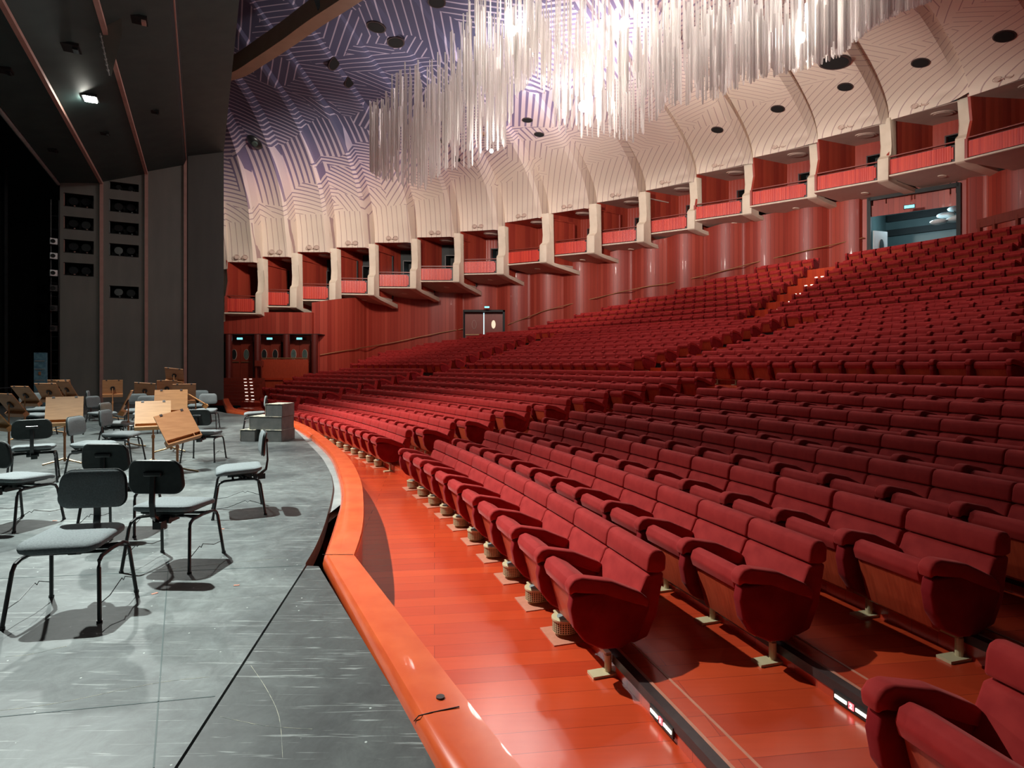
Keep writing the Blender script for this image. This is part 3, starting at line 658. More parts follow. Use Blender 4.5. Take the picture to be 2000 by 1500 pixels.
    bm = bmesh.new(); box(bm, (ln/2-.02, Y_(-.06), PH*.47), (ln-.10, .06, PH*.78)); bmesh.ops.bevel(bm, geom=[e for e in bm.edges if abs((e.verts[0].co-e.verts[1].co).y) > .04 and (e.verts[0].co.x > ln/2)], offset=.08, segments=4, affect='EDGES')
    pp = fin(bm, 'parapet', 'parapet', root)
    bm = bmesh.new(); box(bm, (ln/2-.02, Y_(-.02), PH*.47), (ln-.02, .03, PH*.86)); fin(bm, 'parapet_back', 'rubber', pp)
    bm = bmesh.new(); box(bm, (ln/2, Y_(-.03), PH+.02), (ln, .13, .05)); fin(bm, 'hand_rail', 'door_wood', root)
    bm = bmesh.new()                                     # twin round lamps above the opening
    for sx in (-1, 1):
        for rr in (.13, .085):
            bmesh.ops.create_circle(bm, segments=20, radius=rr)
        break
    bm.free(); bm = bmesh.new()
    for sx in (-1, 1):
        pts = [(ln*.5+sx*.20+.14*math.cos(a*PI/10), Y_(-.20), OPEN+.24+.10*math.sin(a*PI/10)) for a in range(21)]
        tube(bm, pts, .012, 5, cap=False)
        cyl(bm, (ln*.5+sx*.20, Y_(-.16), OPEN+.24), .10, .02, 18, rot=Matrix.Rotation(PI/2, 4, 'X'))
    tube(bm, [(ln*.5-.1, Y_(-.19), OPEN+.19), (ln*.5+.1, Y_(-.19), OPEN+.19)], .012, 5); tube(bm, [(ln*.5, Y_(-.19), OPEN+.19), (ln*.5, Y_(.1), OPEN+.12)], .014, 5)
    fin(bm, 'twin_lamp', 'soffit', root)
    bm = bmesh.new(); zz = -.09-(.33)*(.9/DEP); cyl(bm, (ln*.55, Y_(.9), zz-.015), .14, .03, 24, rot=Matrix.Rotation(-s_*math.atan(.33/DEP), 4, 'X')); fin(bm, 'soffit_lamp', 'cream', root)
    for ch in [c for c in root.children]+[g for c in root.children for g in c.children]:
        for v in ch.data.vertices: v.co.x += .52*max(0, v.co.y*s_)

# ---------------------------------------------------------------- painted shell ceiling
T = Vector((-9.0, 1.0, 0))
bm = bmesh.new(); uvl = bm.loops.layers.uv.new('UVMap'); tnl = bm.loops.layers.uv.new('Tone')
NC, NT, NF = 10, 30, 22
cols = []; U = 0.0
info = {}
nb = len(bays)
for k in range(nb-1):
    Lp, Rp, z0 = bays[k]; Nx = bays[k+1][0]
    for c in range(NC+1):
        w_ = c/NC; p = Lp.lerp(Rp, w_/.86) if w_ < .86 else Rp.lerp(Nx, (w_-.86)/.14)
        U += (Nx-Lp).length/NC if c else 0
        gk = (k+w_)/(nb-1)
        inward = (T-p); dist = inward.length; inward.normalize()
        right = max(0, min(1, (k+w_-9)/7)); pale_ = max(0, min(1, (k+w_-5)/8))
        zt = z0+OPEN
        Zc = max(13.1+1.2*right, z0+OPEN+1.7)
        Dp = 8.0-1.2*right
        col = []; V = 0; pv = None
        saw = (w_**1.6 if w_ < .86 else (.86**1.6)*(1-(w_-.86)/.14)**.5)
        for t in range(NT+NF+1):
            if t <= NT:
                ph = (t/NT)*PI/2; dd = Dp*(1-math.cos(ph)); z = zt+(Zc-zt)*math.sin(ph)**.92
                fade = 1-.55*(t/NT); A_ = .85*saw*fade*min(1, .35+t/6)
                q = p+inward*(dd+A_*math.cos(ph)*.9-.05)
                z -= A_*math.sin(ph)*.75
            else:
                s_ = (t-NT)/NF; base = Dp
                q = p+inward*(base+(dist-base-.6)*s_); z = Zc+(14.2-Zc)*s_-.85*.45*saw*.75*(1-s_)**3
            v = Vector((q.x, q.y, z))
            if pv is not None: V += (v-pv).length
            pv = v
            # painted colour of the boards: cream low and to the rear, indigo towards the stage end
            tone = (V-1.6-4.6*pale_)/(7.2+6.0*pale_)
            tone = max(0, min(1, tone*(1-.38*pale_)))
            col.append((bm.verts.new(v), v.x, v.z-v.y, tone, (V-.8-1.6*pale_)*.1))
        cols.append(col)
for a, b in zip(cols, cols[1:]):
    for t in range(NT+NF):
        q4 = (a[t], b[t], b[t+1], a[t+1])
        f = bm.faces.new([x[0] for x in q4]); f.smooth = True
        for l, x in zip(f.loops, q4): l[uvl].uv = (x[1], x[2]); l[tnl].uv = (x[3], x[4])
me = bpy.data.meshes.new('ceiling'); bm.normal_update(); bm.to_mesh(me); me.materials.append(M['shell'])
try: me.set_sharp_from_angle(angle=math.radians(25))
except Exception: pass
shell = link('ceiling', me); tag(shell, kind='structure')
from mathutils.bvhtree import BVHTree
bvh = BVHTree.FromBMesh(bm); bm.free()
bpy.context.view_layer.update()
def on_shell(px, py):
    d = Vector(((px-HX)/F, 1, (HY-py)/F)).normalized()
    h = bvh.ray_cast(Vector((0, 0, EYE)), d)
    if h[0] is None: return None
    n_ = h[1].normalized()
    if n_.dot(d) > 0: n_ = -n_
    return h[0], n_
SP = [(652, 123, .30, 'left'), (683, 158, .30, 'left'), (735, 52, .34, 'left'), (773, 82, .32, 'left'), (853, 3, .30, 'left'), (890, 310, .27, 'mid'), (868, 276, .25, 'mid'), (1030, 234, .26, 'mid'), (1053, 262, .26, 'mid'),
      (1401, 253, .30, 'r'), (1519, 212, .32, 'r'), (1651, 169, .32, 'r'), (1798, 122, .34, 'r'), (1962, 70, .36, 'r')]
SPL = ['dark round vent high in the indigo ceiling, upper left of a touching pair', 'dark round vent in the indigo ceiling just below its twin', 'dark round vent in the ceiling near the tan lighting bridge, upper one', 'dark round vent in the ceiling right of the tan lighting bridge, lower one',
       'dark round vent at the top edge of the ceiling beside the rods', 'dark round vent behind the left rods of the chandelier, lower one', 'dark round vent behind the left rods of the chandelier, upper one', 'dark round vent between the two rod clusters, upper one', 'dark round vent between the two rod clusters, lower one',
       'dark round vent in the cream shell, leftmost of the row over the right boxes', 'dark round vent in the cream shell, second of the row over the right boxes', 'dark round vent in the cream shell below the big speaker opening', 'dark round vent in the cream shell, right of the big speaker opening', 'dark round vent at the upper right corner of the shell']
def disc(px, py, r, name, label, cat, mats=('rubber', 'black_void'), group=None, asp=1.0):
    h = on_shell(px, py)
    if h is None: return None
    p, n_ = h
    o = empty(name, p, 0, label, cat, group); o.rotation_euler = n_.to_track_quat('Z', 'X').to_euler()
    bm = bmesh.new(); cyl(bm, (0, 0, .0), r, .07, 28); fin(bm, 'rim', mats[0], o)
    bm = bmesh.new(); cyl(bm, (0, 0, .03), r*.86, .03, 28); fin(bm, 'opening', mats[1], o); return o
for (px, py, r, _), lb in zip(SP, SPL): disc(px, py, r, 'ceiling_vent', lb, 'vent', group='round vents in the ceiling')
disc(1630, 121, .62, 'speaker_opening', 'large dark rounded opening in the cream shell beside the rod chandelier', 'speaker opening')
h = on_shell(498, 277)
o = empty('surveillance_dome', h[0], 0, 'glossy black oval camera dome on the striped wall near the stage', 'camera'); o.rotation_euler = h[1].to_track_quat('Z', 'Y').to_euler()
bm = bmesh.new(); bmesh.ops.create_uvsphere(bm, u_segments=28, v_segments=16, radius=.42); bmesh.ops.scale(bm, vec=(.75, 1, .55), verts=bm.verts); fin(bm, 'dome', 'black_metal', o, smooth=True)
bm = bmesh.new(); cyl(bm, (.12, .05, .18), .13, .12, 20); fin(bm, 'lens', 'oval_glass', o)
h = on_shell(945, 260)
bm = bmesh.new(); box(bm, h[0], (.25, .25, .25)); tag(fin(bm, 'ceiling_box', 'tan'), 'small brown square box on the shell between chandelier clusters', 'box')

# lighting bridge curving over the forestage
pts = catmull([Vector(((px-HX)/F*Y, Y, 12.45)) for px, Y in ((438, 22.0), (470, 21.6), (505, 20.8), (560, 19.6), (612, 18.5), (665, 17.6), (760, 16.2), (880, 15.0))], 8)
bm = bmesh.new(); rr = []
for i, p in enumerate(pts):
    d = (pts[min(i+1, len(pts)-1)]-pts[max(i-1, 0)]).normalized(); nn = Vector((-d.y, d.x, 0))*.22
    rr.append([bm.verts.new(v) for v in (p+nn-Vector((0, 0, .30)), p-nn-Vector((0, 0, .30)), p-nn+Vector((0, 0, .32)), p+nn+Vector((0, 0, .32)))])
for A_, B_ in zip(rr, rr[1:]):
    for k in range(4): bm.faces.new((A_[k], A_[(k+1) % 4], B_[(k+1) % 4], B_[k]))
bm.faces.new(rr[0]); bm.faces.new(rr[-1][::-1])
br = tag(fin(bm, 'lighting_bridge', 'tan', smooth=True), 'curved tan lighting bridge hanging under the indigo ceiling by the stage', 'lighting bridge')
p = Q(628, 6, 17.9)
bm = bmesh.new(); vv = [bm.verts.new(p+Vector(v)) for v in ((-.28, -.02, .25), (.38, -.02, .3), (-.12, -.02, -.22), (-.28, .03, .25), (.38, .03, .3), (-.12, .03, -.22))]
bm.faces.new(vv[:3]); bm.faces.new(vv[3:]); 
for a, b in ((0, 1), (1, 2), (2, 0)): bm.faces.new((vv[a], vv[b], vv[b+3], vv[a+3]))
tag(fin(bm, 'hanging_flag', 'oval_glass'), 'small dark green triangular plate on the tan lighting bridge', 'plate')

# ---------------------------------------------------------------- hall side wall
WP = catmull([Vector(v+(0,)) for v in ((-10.45, 30.9), (-9.6, 31.9), (-8.9, 33.2), (-8.35, 34.7), (-7.3, 35.9), (-5.9, 36.7), (-3.7, 37.3), (-1.8, 37.6), (.2, 37.3), (2.2, 36.9), (4.0, 36.5), (5.7, 36.1), (7.3, 35.4), (9.5, 34.2), (11.4, 33.4), (13.8, 32.0), (15.8, 30.6), (17.4, 29.4), (20.2, 27.0), (21.6, 24.0), (22.4, 20.8), (22.8, 16))], 10)
soff = sorted([(x_px(b[1]+(b[0]-b[1])*.5), b[2]) for b in bx])
def wall_top(p): return interp(x_px(p), soff)-.22
bm = bmesh.new(); uvl = bm.loops.layers.uv.new('UVMap'); pr_ = None; U = 0
dense = resample(WP, 420)
def wpt(i):
    p = dense[i]; d = (dense[min(i+1, 419)]-dense[max(i-1, 0)]).normalized(); nn = Vector((d.y, -d.x, 0))
    if (HALL-p).dot(nn) < 0: nn = -nn
    s = i*0.1335                      # metres along
    ripple = abs(math.sin(s*PI/2.45))*.34 if p.x > -3.5 else (abs(math.sin(s*PI/4.9))*.12)
    if 1680 < x_px(p) < 1890: ripple = .12
    return p+nn*(ripple-.12)
wpts = [wpt(i) for i in range(420)]
prev = None
D_A, D_B = None, None
for i, p in enumerate(wpts):
    if i: U += (p-wpts[i-1]).length
    px = x_px(p); zt = wall_top(p)
    segs = (-1.0, zt)
    door = 906 <= px <= 987; top = 1700 <= px <= 1871
    cur = (p, U, zt, door, top)
    if prev is not None:
        p0, U0, z0_, d0, t0 = prev
        parts = [(-1.0, zt, z0_)]
        if door and d0: parts = [(-1.0, 2.42, 2.42), (EYE+(HY-605)*37.2/F, zt, z0_)]
        if top and t0: parts = [(-1.0, 4.0, 4.0), (EYE+(HY-interp(px, [(1700, 424), (1870, 401)]))*p.y/F, zt, EYE*0+z0_)]
        for (lo, h1, h0) in parts:
            lo0 = lo
            f = bm.faces.new([bm.verts.new(v) for v in ((p0.x, p0.y, lo0), (p.x, p.y, lo), (p.x, p.y, h1), (p0.x, p0.y, h0))])
            for l, uvv in zip(f.loops, ((U0, lo0), (U, lo), (U, h1), (U0, h0))): l[uvl].uv = uvv
    prev = cur
bmesh.ops.remove_doubles(bm, verts=bm.verts, dist=.0005)
tag(fin(bm, 'wall_left', 'wall', smooth=True), kind='structure')
# return wall above the triple doors, door recess and screen
DY = 31.0
def xw(px, Y): return (px-HX)/F*Y
bm = bmesh.new(); uvl = bm.loops.layers.uv.new('UVMap')
def wallq(x0, x1, y0, y1, za, zb):
    f = bm.faces.new([bm.verts.new(v) for v in ((x0, y0, za), (x1, y1, za), (x1, y1, zb), (x0, y0, zb))])
    for l, u in zip(f.loops, ((x0, za), (x1, za), (x1, zb), (x0, zb))): l[uvl].uv = u
wallq(xw(380, DY-.5), -10.45, DY-.5, DY-.25, EYE+(HY-652)*30.6/F, 4.2)
wallq(-10.45, -10.45, DY-.25, DY+.4, -.5, 4.2)
wallq(xw(380, DY+.5), -10.3, DY+.5, DY+.5, EYE+(HY-668)*31.5/F, 4.2)
for f in bm.faces: pass
tag(fin(bm, 'wall_back', 'wall'), kind='structure')
zd0 = EYE-25*DY/F; zd1 = EYE+(HY-655)*31.4/F
bm = bmesh.new(); box(bm, (-13.5, DY+.2, zd1+.02), (7, 1.2, .04)); tag(fin(bm, 'door_soffit', 'dark_recess'), kind='structure')
for k, pxc in enumerate((445, 501, 558, 613)):
    Yq = 30.4; x = xw(pxc, Yq)
    bm = bmesh.new(); rw = .17
    cyl(bm, (x, Yq+.1, (zd1+(-.45))/2), rw, zd1+.45, 24)
    tag(fin(bm, 'door_column', 'wall', smooth=True), ['rounded red wooden column at the dark stage wall beside the left doors', 'rounded red wooden column between the first and second oval-windowed doors', 'rounded red wooden column between the second and third oval-windowed doors', 'rounded red wooden column where the long side wall begins'][k], 'column', 'columns between the side doors')
def oval(bm, cx, cy, cz, rx, rz_, t=.02, n=28):
    pr = [(cx+rx*math.cos(2*PI*k/n), cz+rz_*math.sin(2*PI*k/n)) for k in range(n)]
    v0 = [bm.verts.new((a, cy-t/2, b)) for a, b in pr]; v1 = [bm.verts.new((a, cy+t/2, b)) for a, b in pr]
    bm.faces.new(v0); bm.faces.new(v1[::-1])
    for k in range(n): bm.faces.new((v0[k], v1[k], v1[(k+1) % n], v0[(k+1) % n]))
def double_door(idx, x0, x1, Y, z0, z1, rz=0, glass=('oval_glass', 'oval_glass'), ajar=False, oz=.62):
    root = empty('door_%d' % idx, ((x0+x1)/2, Y, z0), rz); root['kind'] = 'structure'
    wd = x1-x0; hh = z1-z0
    for s in (-1, 1):
        lx = s*wd/4
        bm = bmesh.new(); box(bm, (lx, 0, hh/2), (wd/2-.015 if not ajar else wd/2-.06, .05, hh)); leaf = fin(bm, 'door_leaf', 'door_wood', root)
        bm = bmesh.new(); oval(bm, lx, -.035, hh*oz, .145, .28, .03); fin(bm, 'oval_rim', 'soffit', leaf)
        bm = bmesh.new(); oval(bm, lx, -.045, hh*oz+.005, .128, .262, .03); fin(bm, 'oval_window', glass[0 if s < 0 else 1], leaf)
        bm = bmesh.new(); box(bm, (lx, -.07, hh*.42), (wd/2-.12, .03, .035)); fin(bm, 'push_bar', 'brass', leaf)
    return root
def exit_sign(p, rz, label, sc=1.0):
    root = empty('exit_sign', p, rz, label, 'exit sign', 'glowing exit signs')
    bm = bmesh.new(); box(bm, (0, .02, 0), (.34*sc, .04, .14*sc)); fin(bm, 'case', 'black_plastic', root)
    bm = bmesh.new(); box(bm, (0, -.005, 0), (.29*sc, .012, .095*sc)); fin(bm, 'lit_face', 'exit_glow', root)
    t = num_mesh('USCITA', .075*sc, 'blue_case', 'lettering', root); t.rotation_euler = (PI/2, 0, 0); t.location = (0, -.014, 0)
for k, (a, b, g) in enumerate(((446, 494, ('black_void', 'oval_glass')), (506, 549, ('dark_recess', 'dark_recess')), (563, 607, ('oval_glass', 'oval_glass')))):
    double_door(k+1, xw(a, DY+.3), xw(b, DY+.3), DY+.3, zd0, zd0+(EYE+(HY-665)*31.3/F-zd0), glass=g)
    exit_sign((xw([470, 528, 586][k], DY), DY-.1, EYE+(HY-661.5)*DY/F), 0, ['cyan exit sign above the left oval-windowed doors by the stage wall', 'cyan exit sign above the middle oval-windowed doors', 'cyan exit sign above the right oval-windowed doors behind the wooden screen'][k])
bm = bmesh.new(); box(bm, (-13, DY+.9, 1.6), (6.5, .1, 3.2)); tag(fin(bm, 'wall_back', 'dark_recess'), kind='structure')
# landing and stairs
sx0, sx1 = xw(425, 29.5), xw(503, 29.0)
for k in range(8):
    bm = bmesh.new(); y0 = 27.6+k*.32; zt = -.44+(zd0+.44)*(k+1)/8
    box(bm, ((sx0+sx1)/2, (y0+DY+.6)/2, zt-.08), (sx1-sx0, DY+.6-y0, .16)); 
    tag(fin(bm, 'stair_tread', 'door_wood'), kind='structure')  # dark wood colour stands in for the dimmer light on the stairs
    for sx in (0, .28):
        bm = bmesh.new(); xx = xw(482+k*.2-(7-k)*-.9, y0)+sx-.12; box(bm, (xx, y0-.008, zt-.05), (.13, .02, .02)); tag(fin(bm, 'stair_light', 'step_glow'), 'small warm stair light on the side stairs, %s step from the bottom, %s one' % (ordn(k+1), 'left' if sx == 0 else 'right'), 'stair light', 'stair lights')
bm = bmesh.new(); box(bm, (-11.6, 30.6, zd0-.05), (4.4, 1.5, .1)); tag(fin(bm, 'floor', 'floor'), kind='structure')
# wooden screen beside the stairs
bm = bmesh.new(); x0, x1 = xw(513, 30.0), xw(602, 30.0); ztop = EYE+(HY-702)*30/F
box(bm, ((x0+x1)/2, 30.0, (ztop-.6)/2), (x1-x0, .12, ztop+.6)); sc_ = tag(fin(bm, 'wooden_screen', 'door_wood'), 'red wooden screen in front of the oval-windowed doors beside the stairs', 'screen'); sc_.data.materials[0] = M['seat_wood']
bm = bmesh.new(); tube(bm, [(x0, 29.93, ztop+.06), (x1, 29.93, ztop+.06)], .03, 8); fin(bm, 'top_rail', 'brass', sc_)
bm = bmesh.new(); box(bm, (x0-.28, 29.9, (ztop-1.0)/2-.1), (.06, .08, ztop+.8)); box(bm, (x0-.1, 29.9, ztop-.2), (.38, .3, .28)); tag(fin(bm, 'ticket_post', 'door_wood'), 'narrow dark wooden post with a box on top beside the stairs', 'post')
# side door further along
p1, p2 = Q(906, 650, 37.5), Q(986, 650, 37.35)
bm = bmesh.new(); zt_ = EYE+(HY-605)*37.2/F; xa, xb = xw(906, 37.7), xw(987, 37.7)
for (a, b, c, d_) in ((xa, xb, zt_-.12, zt_+.02), (xb-.14, xb+.02, 2.3, zt_), (xa-.02, xa+.03, 2.3, zt_)): box(bm, ((a+b)/2, 37.62, (c+d_)/2), (b-a, .5, d_-c))
tag(fin(bm, 'door_frame', 'dark_recess'), kind='structure')
double_door(4, xa+.04, xb-.14, 37.75, 2.35, zt_-.1, 0, ('door_wood', 'oval_bright'), True, .68)
bm = bmesh.new(); box(bm, ((xa+xb)/2-.07, 37.79, (2.35+zt_)/2-.1), (.12, .02, zt_-2.45)); tag(fin(bm, 'door_gap_light', 'foyer_light'), kind='structure')
exit_sign((xw(951, 37.0), 36.95, EYE+(HY-600)*37/F), 0, 'cyan exit sign above the double door half way along the side wall')
# handrails
def hrail(pxs, label):
    pts = []
    for px, py in pxs:
        # nearest wall point with this bearing
        q_ = min(wpts, key=lambda v: abs(x_px(v)-px)); Y = q_.y-.10
        pts.append(Q(px, py, Y))
    bm = bmesh.new(); tube(bm, pts, .028, 8); o = fin(bm, 'wall_handrail', 'brass', smooth=True); tag(o, label, 'handrail')
hrail([(625, 693.5), (660, 687), (694, 682.5), (702, 680), (740, 674), (774, 668), (815, 659), (860, 650), (904, 642.5)], 'brass handrail on the red side wall left of the double door')
hrail([(992, 634), (1024, 622), (1060, 608), (1110, 595), (1160, 583), (1210, 571), (1262, 560), (1310, 553), (1360, 542), (1410, 530), (1470, 514), (1530, 500), (1560, 493), (1590, 486), (1640, 475), (1688, 464)], 'long brass handrail climbing the side wall right of the double door')

# ---------------------------------------------------------------- lit foyer opening at the top of the hall
A_ = min(wpts, key=lambda v: abs(x_px(v)-1702)); B_ = min(wpts, key=lambda v: abs(x_px(v)-1869))
d = (B_-A_).normalized(); nn = Vector((-d.y, d.x, 0)); nn = -nn if nn.dot(HALL-A_) > 0 else nn
zA = 4.2; zT = EYE+(HY-396)*A_.y/F+.25
def W3(u, v, z): q_ = A_+(B_-A_)*u+nn*v; return (q_.x, q_.y, z)
bm = bmesh.new()
quad(bm, W3(-.05, .15, zT), W3(1.5, .15, zT), W3(1.6, 5, zT-.6), W3(-.05, 5, zT+1.2)); quad(bm, W3(-.05, 5, zA), W3(1.6, 5, zA), W3(1.6, 5, zT), W3(-.05, 5, zT+1.3)); quad(bm, W3(-.05, .15, zA), W3(-.05, 5, zA), W3(-.05, 5, zT+1.3), W3(-.05, .15, zT))
quad(bm, W3(1.6, .15, zA), W3(1.6, 5, zA), W3(1.6, 5, zT), W3(1.6, .15, zT)); quad(bm, W3(-.05, .1, zA+2.6), W3(1.6, .1, zA+2.6), W3(1.6, 5, zA+2.6), W3(-.05, 5, zA+2.6))
tag(fin(bm, 'foyer_wall', 'glass_teal'), kind='structure')
bm = bmesh.new()
for z in (.7, 1.5):
    a, b = Vector(W3(-.02, 4.9, zT-1.9+z)), Vector(W3(1.58, 4.9, zT-1.4+z)); box(bm, (a+b)/2, ((b-a).length, .12, .35), math.atan2((b-a).y, (b-a).x))
tag(fin(bm, 'foyer_beam', 'dark_recess'), kind='structure')
bm = bmesh.new()
for u in (-.015, 1.015):
    q_ = Vector(W3(u, 0, 0)); box(bm, (q_.x, q_.y, (zA+zT)/2), (.16, .3, zT-zA), math.atan2(d.y, d.x))
a, b = Vector(W3(-.02, 0, zT+.02)), Vector(W3(1.02, 0, zT+.02)); box(bm, (a+b)/2-Vector((0, 0, .1)), ((b-a).length, .3, .2), math.atan2(d.y, d.x))
tag(fin(bm, 'door_frame', 'dark_recess'), kind='structure')
root = empty('door_5', W3(.03, .1, zA+.4), math.atan2(d.y, d.x)+math.radians(60)); root['kind'] = 'structure'
bm = bmesh.new(); box(bm, (.45, 0, 1.8), (.9, .05, 3.4)); leaf = fin(bm, 'door_leaf', 'white_disc', root)
bm = bmesh.new(); oval(bm, .5, -.04, 2.7, .14, .4); fin(bm, 'oval_window', 'dark_recess', leaf)
bm = bmesh.new(); tube(bm, [(.1, -.1, 1.9), (.9, -.1, 1.85)], .03); fin(bm, 'push_bar', 'brass', leaf)
root = empty('disc_lamp', W3(.93, 1.6, zT-1.1), 0, 'foyer lamp of pale overlapping discs seen through the top doorway', 'lamp')
for (u, v, z) in ((-.75, 0, -.32), (-.28, .2, .05), (-.15, -.2, -.25), (.2, .1, -.1), (.1, 0, .32)):
    bm = bmesh.new(); rr = bmesh.ops.create_uvsphere(bm, u_segments=20, v_segments=10, radius=.36); bmesh.ops.scale(bm, vec=(1, 1, .36), verts=bm.verts)
    o = fin(bm, 'disc', 'white_disc', root, smooth=True); o.location = (u, v, z)
bm = bmesh.new(); cyl(bm, (0, 0, .8), .03, 1.4, 8); fin(bm, 'stem', 'steel_strip', root)
qf = Vector(W3(.55, 1.8, zT-.9)); light('foyer_lamp', 'POINT', qf, 170, (.6, .88, 1.0), .3)
q_ = Vector(W3(.45, -.25, 0)); exit_sign(Q(1776, 403.5, q_.y-.45), math.atan2(d.y, d.x)+.12, 'cyan exit sign above the lit top doorway', 1.35)
bm = bmesh.new(); a, b = Q(1910, 436, 23.8), Q(2010, 415, 21.8); 
box(bm, (a+b)/2, ((b-a).length, .12, .35), math.atan2((b-a).y, (b-a).x)); bn = tag(fin(bm, 'rear_bench', 'door_wood'), 'dark wooden bench back behind the topmost row at the right edge', 'bench')
for t in (.05, .35, .8):
    q_ = a.lerp(b, t); bm = bmesh.new(); box(bm, q_-Vector((0, 0, .4)), (.12, .12, .8)); fin(bm, 'leg', 'door_wood', bn)
# aisle step lights in the upper aisle
for k, (px, py, i) in enumerate(((1486, 611, 18), (1514, 594.5, 19), (1538, 579.5, 20), (1563, 565, 21), (1587, 551, 22), (1611, 534, 23), (1616, 531, 23), (1625, 524, 24), (1634, 522, 24), (1641, 509, 25), (1647, 508, 25))):
    th = 33.1+(.25 if k in (6, 8, 10) else 0); p = pol(tierR[i-2]-.03 if i > 1 else 41, th, ZF(i)-.05)
    bm = bmesh.new(); box(bm, p, (.03, .11, .035), math.radians(th)); tag(fin(bm, 'aisle_light', 'step_glow'), 'small warm step light in the upper aisle, %s one going up' % ordn(k+1), 'step light', 'step lights of the upper aisle')

# ---------------------------------------------------------------- proscenium: stepped grey portals
av = Vector((.885, .466, 0)); bv = Vector((.466, -.885, 0)); E4 = Vector((-12.0, 24.5, 0))
prz = math.atan2(av.y, av.x)
def SP_(s, u=0, z=0): return E4-av*s+bv*u+Vector((0, 0, z))
def s_at(px):                                   # where the panel line crosses a bearing
    t = (px-HX)/F; return (E4.x-t*E4.y)/(av.x-t*av.y)
PAN = [(367, 437, 305, 297, 'panel_dimmed'), (288, 360, 335, 322, 'panel_grey'), (201, 284, 355, 340, 'panel_grey'), (117, 196, 357, 358, 'panel_grey')]
OPN = {2: [(213, 268, 357, 372), (213, 268, 391, 415), (214, 268, 434, 458), (216, 269, 477, 501), (217, 271, 559, 583)], 3: [(124, 181, 379, 405), (125, 181, 424, 449), (126, 182, 469, 495), (128, 183, 514, 539)]}
PANL = ['nearest to the seats', 'second from the seats', 'with five light slots', 'with four light slots']
ztops = []
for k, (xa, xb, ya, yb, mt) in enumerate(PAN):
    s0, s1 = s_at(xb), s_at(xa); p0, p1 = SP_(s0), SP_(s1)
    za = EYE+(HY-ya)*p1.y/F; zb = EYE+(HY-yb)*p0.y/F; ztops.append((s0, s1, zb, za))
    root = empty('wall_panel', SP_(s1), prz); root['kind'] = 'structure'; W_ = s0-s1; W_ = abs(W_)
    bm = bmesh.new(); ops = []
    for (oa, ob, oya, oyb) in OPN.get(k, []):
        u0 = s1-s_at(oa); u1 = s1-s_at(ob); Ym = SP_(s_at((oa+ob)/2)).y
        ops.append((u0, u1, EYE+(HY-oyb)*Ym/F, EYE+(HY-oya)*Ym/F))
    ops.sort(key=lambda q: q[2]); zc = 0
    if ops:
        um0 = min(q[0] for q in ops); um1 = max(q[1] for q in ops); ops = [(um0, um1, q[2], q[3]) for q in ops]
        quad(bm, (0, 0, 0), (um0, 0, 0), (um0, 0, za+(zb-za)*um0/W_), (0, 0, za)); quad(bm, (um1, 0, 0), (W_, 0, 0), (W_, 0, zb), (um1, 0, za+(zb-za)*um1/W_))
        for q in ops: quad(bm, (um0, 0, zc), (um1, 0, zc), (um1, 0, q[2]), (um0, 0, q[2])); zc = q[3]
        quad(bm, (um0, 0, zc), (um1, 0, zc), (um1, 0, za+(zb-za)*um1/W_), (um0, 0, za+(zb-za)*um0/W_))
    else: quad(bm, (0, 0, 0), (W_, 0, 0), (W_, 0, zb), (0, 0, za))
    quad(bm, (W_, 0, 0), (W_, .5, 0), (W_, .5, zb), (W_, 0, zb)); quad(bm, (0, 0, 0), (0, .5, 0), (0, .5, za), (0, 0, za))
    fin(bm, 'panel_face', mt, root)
    for n_, q in enumerate(ops):
        bm = bmesh.new(); a, b, c, d_ = q
        quad(bm, (a, 0, c), (b, 0, c), (b, .7, c), (a, .7, c)); quad(bm, (a, 0, d_), (b, 0, d_), (b, .7, d_), (a, .7, d_)); quad(bm, (a, 0, c), (a, .7, c), (a, .7, d_), (a, 0, d_)); quad(bm, (b, 0, c), (b, .7, c), (b, .7, d_), (b, 0, d_)); quad(bm, (a, .7, c), (b, .7, c), (b, .7, d_), (a, .7, d_))
        rc = fin(bm, 'light_slot', 'dark_recess', root)
        bm = bmesh.new(); h_ = d_-c
        for t in (.3, .72):
            cyl(bm, (a+(b-a)*t, .34, c+h_*.48), h_*.30, .34, 18, rot=Matrix.Rotation(math.radians(75+20*random.random()), 4, 'X') @ Matrix.Rotation(.3*random.random(), 4, 'Z'))
            tube(bm, [(a+(b-a)*t-h_*.34, .3, c+h_*.5), (a+(b-a)*t-h_*.34, .3, c+h_*.08), (a+(b-a)*t+h_*.34, .3, c+h_*.08), (a+(b-a)*t+h_*.34, .3, c+h_*.5)], .012, 5)
        tube(bm, [(a+.02, .2, c+.05), (b-.02, .2, c+.05)], .018, 6); fin(bm, 'spotlight', 'black_metal', rc)
        bm = bmesh.new(); box(bm, (a+.015, .04, (c+d_)/2), (.02, .05, h_*.9))
        for t in (.34, .76): box(bm, (a+(b-a)*t, .15, c+h_*.14), (.05, .02, .03))
        fin(bm, 'slot_trim', 'copper_edge' if k == 3 else 'steel_strip', rc)
# copper coloured edge strips, continuing up the side and along the ceiling
UL = 26.0; bv2 = bv
for k, (px, ya) in enumerate(((362, 311), (286, 338), (198.5, 357))):
    s0 = s_at(px); p = SP_(s0); zt = EYE+(HY-ya)*p.y/F
    bm = bmesh.new(); q0 = SP_(s0, .03)
    box(bm, (q0.x, q0.y, zt/2), (.11, .10, zt), prz)
    e0 = SP_(s0, .03, zt); e1 = SP_(s0, UL, zt-.04); c = (e0+e1)/2
    box(bm, c, (.10, (e1-e0).length, .10), prz)
    tag(fin(bm, 'trim_%d' % (k+1), 'copper_edge'), kind='structure')
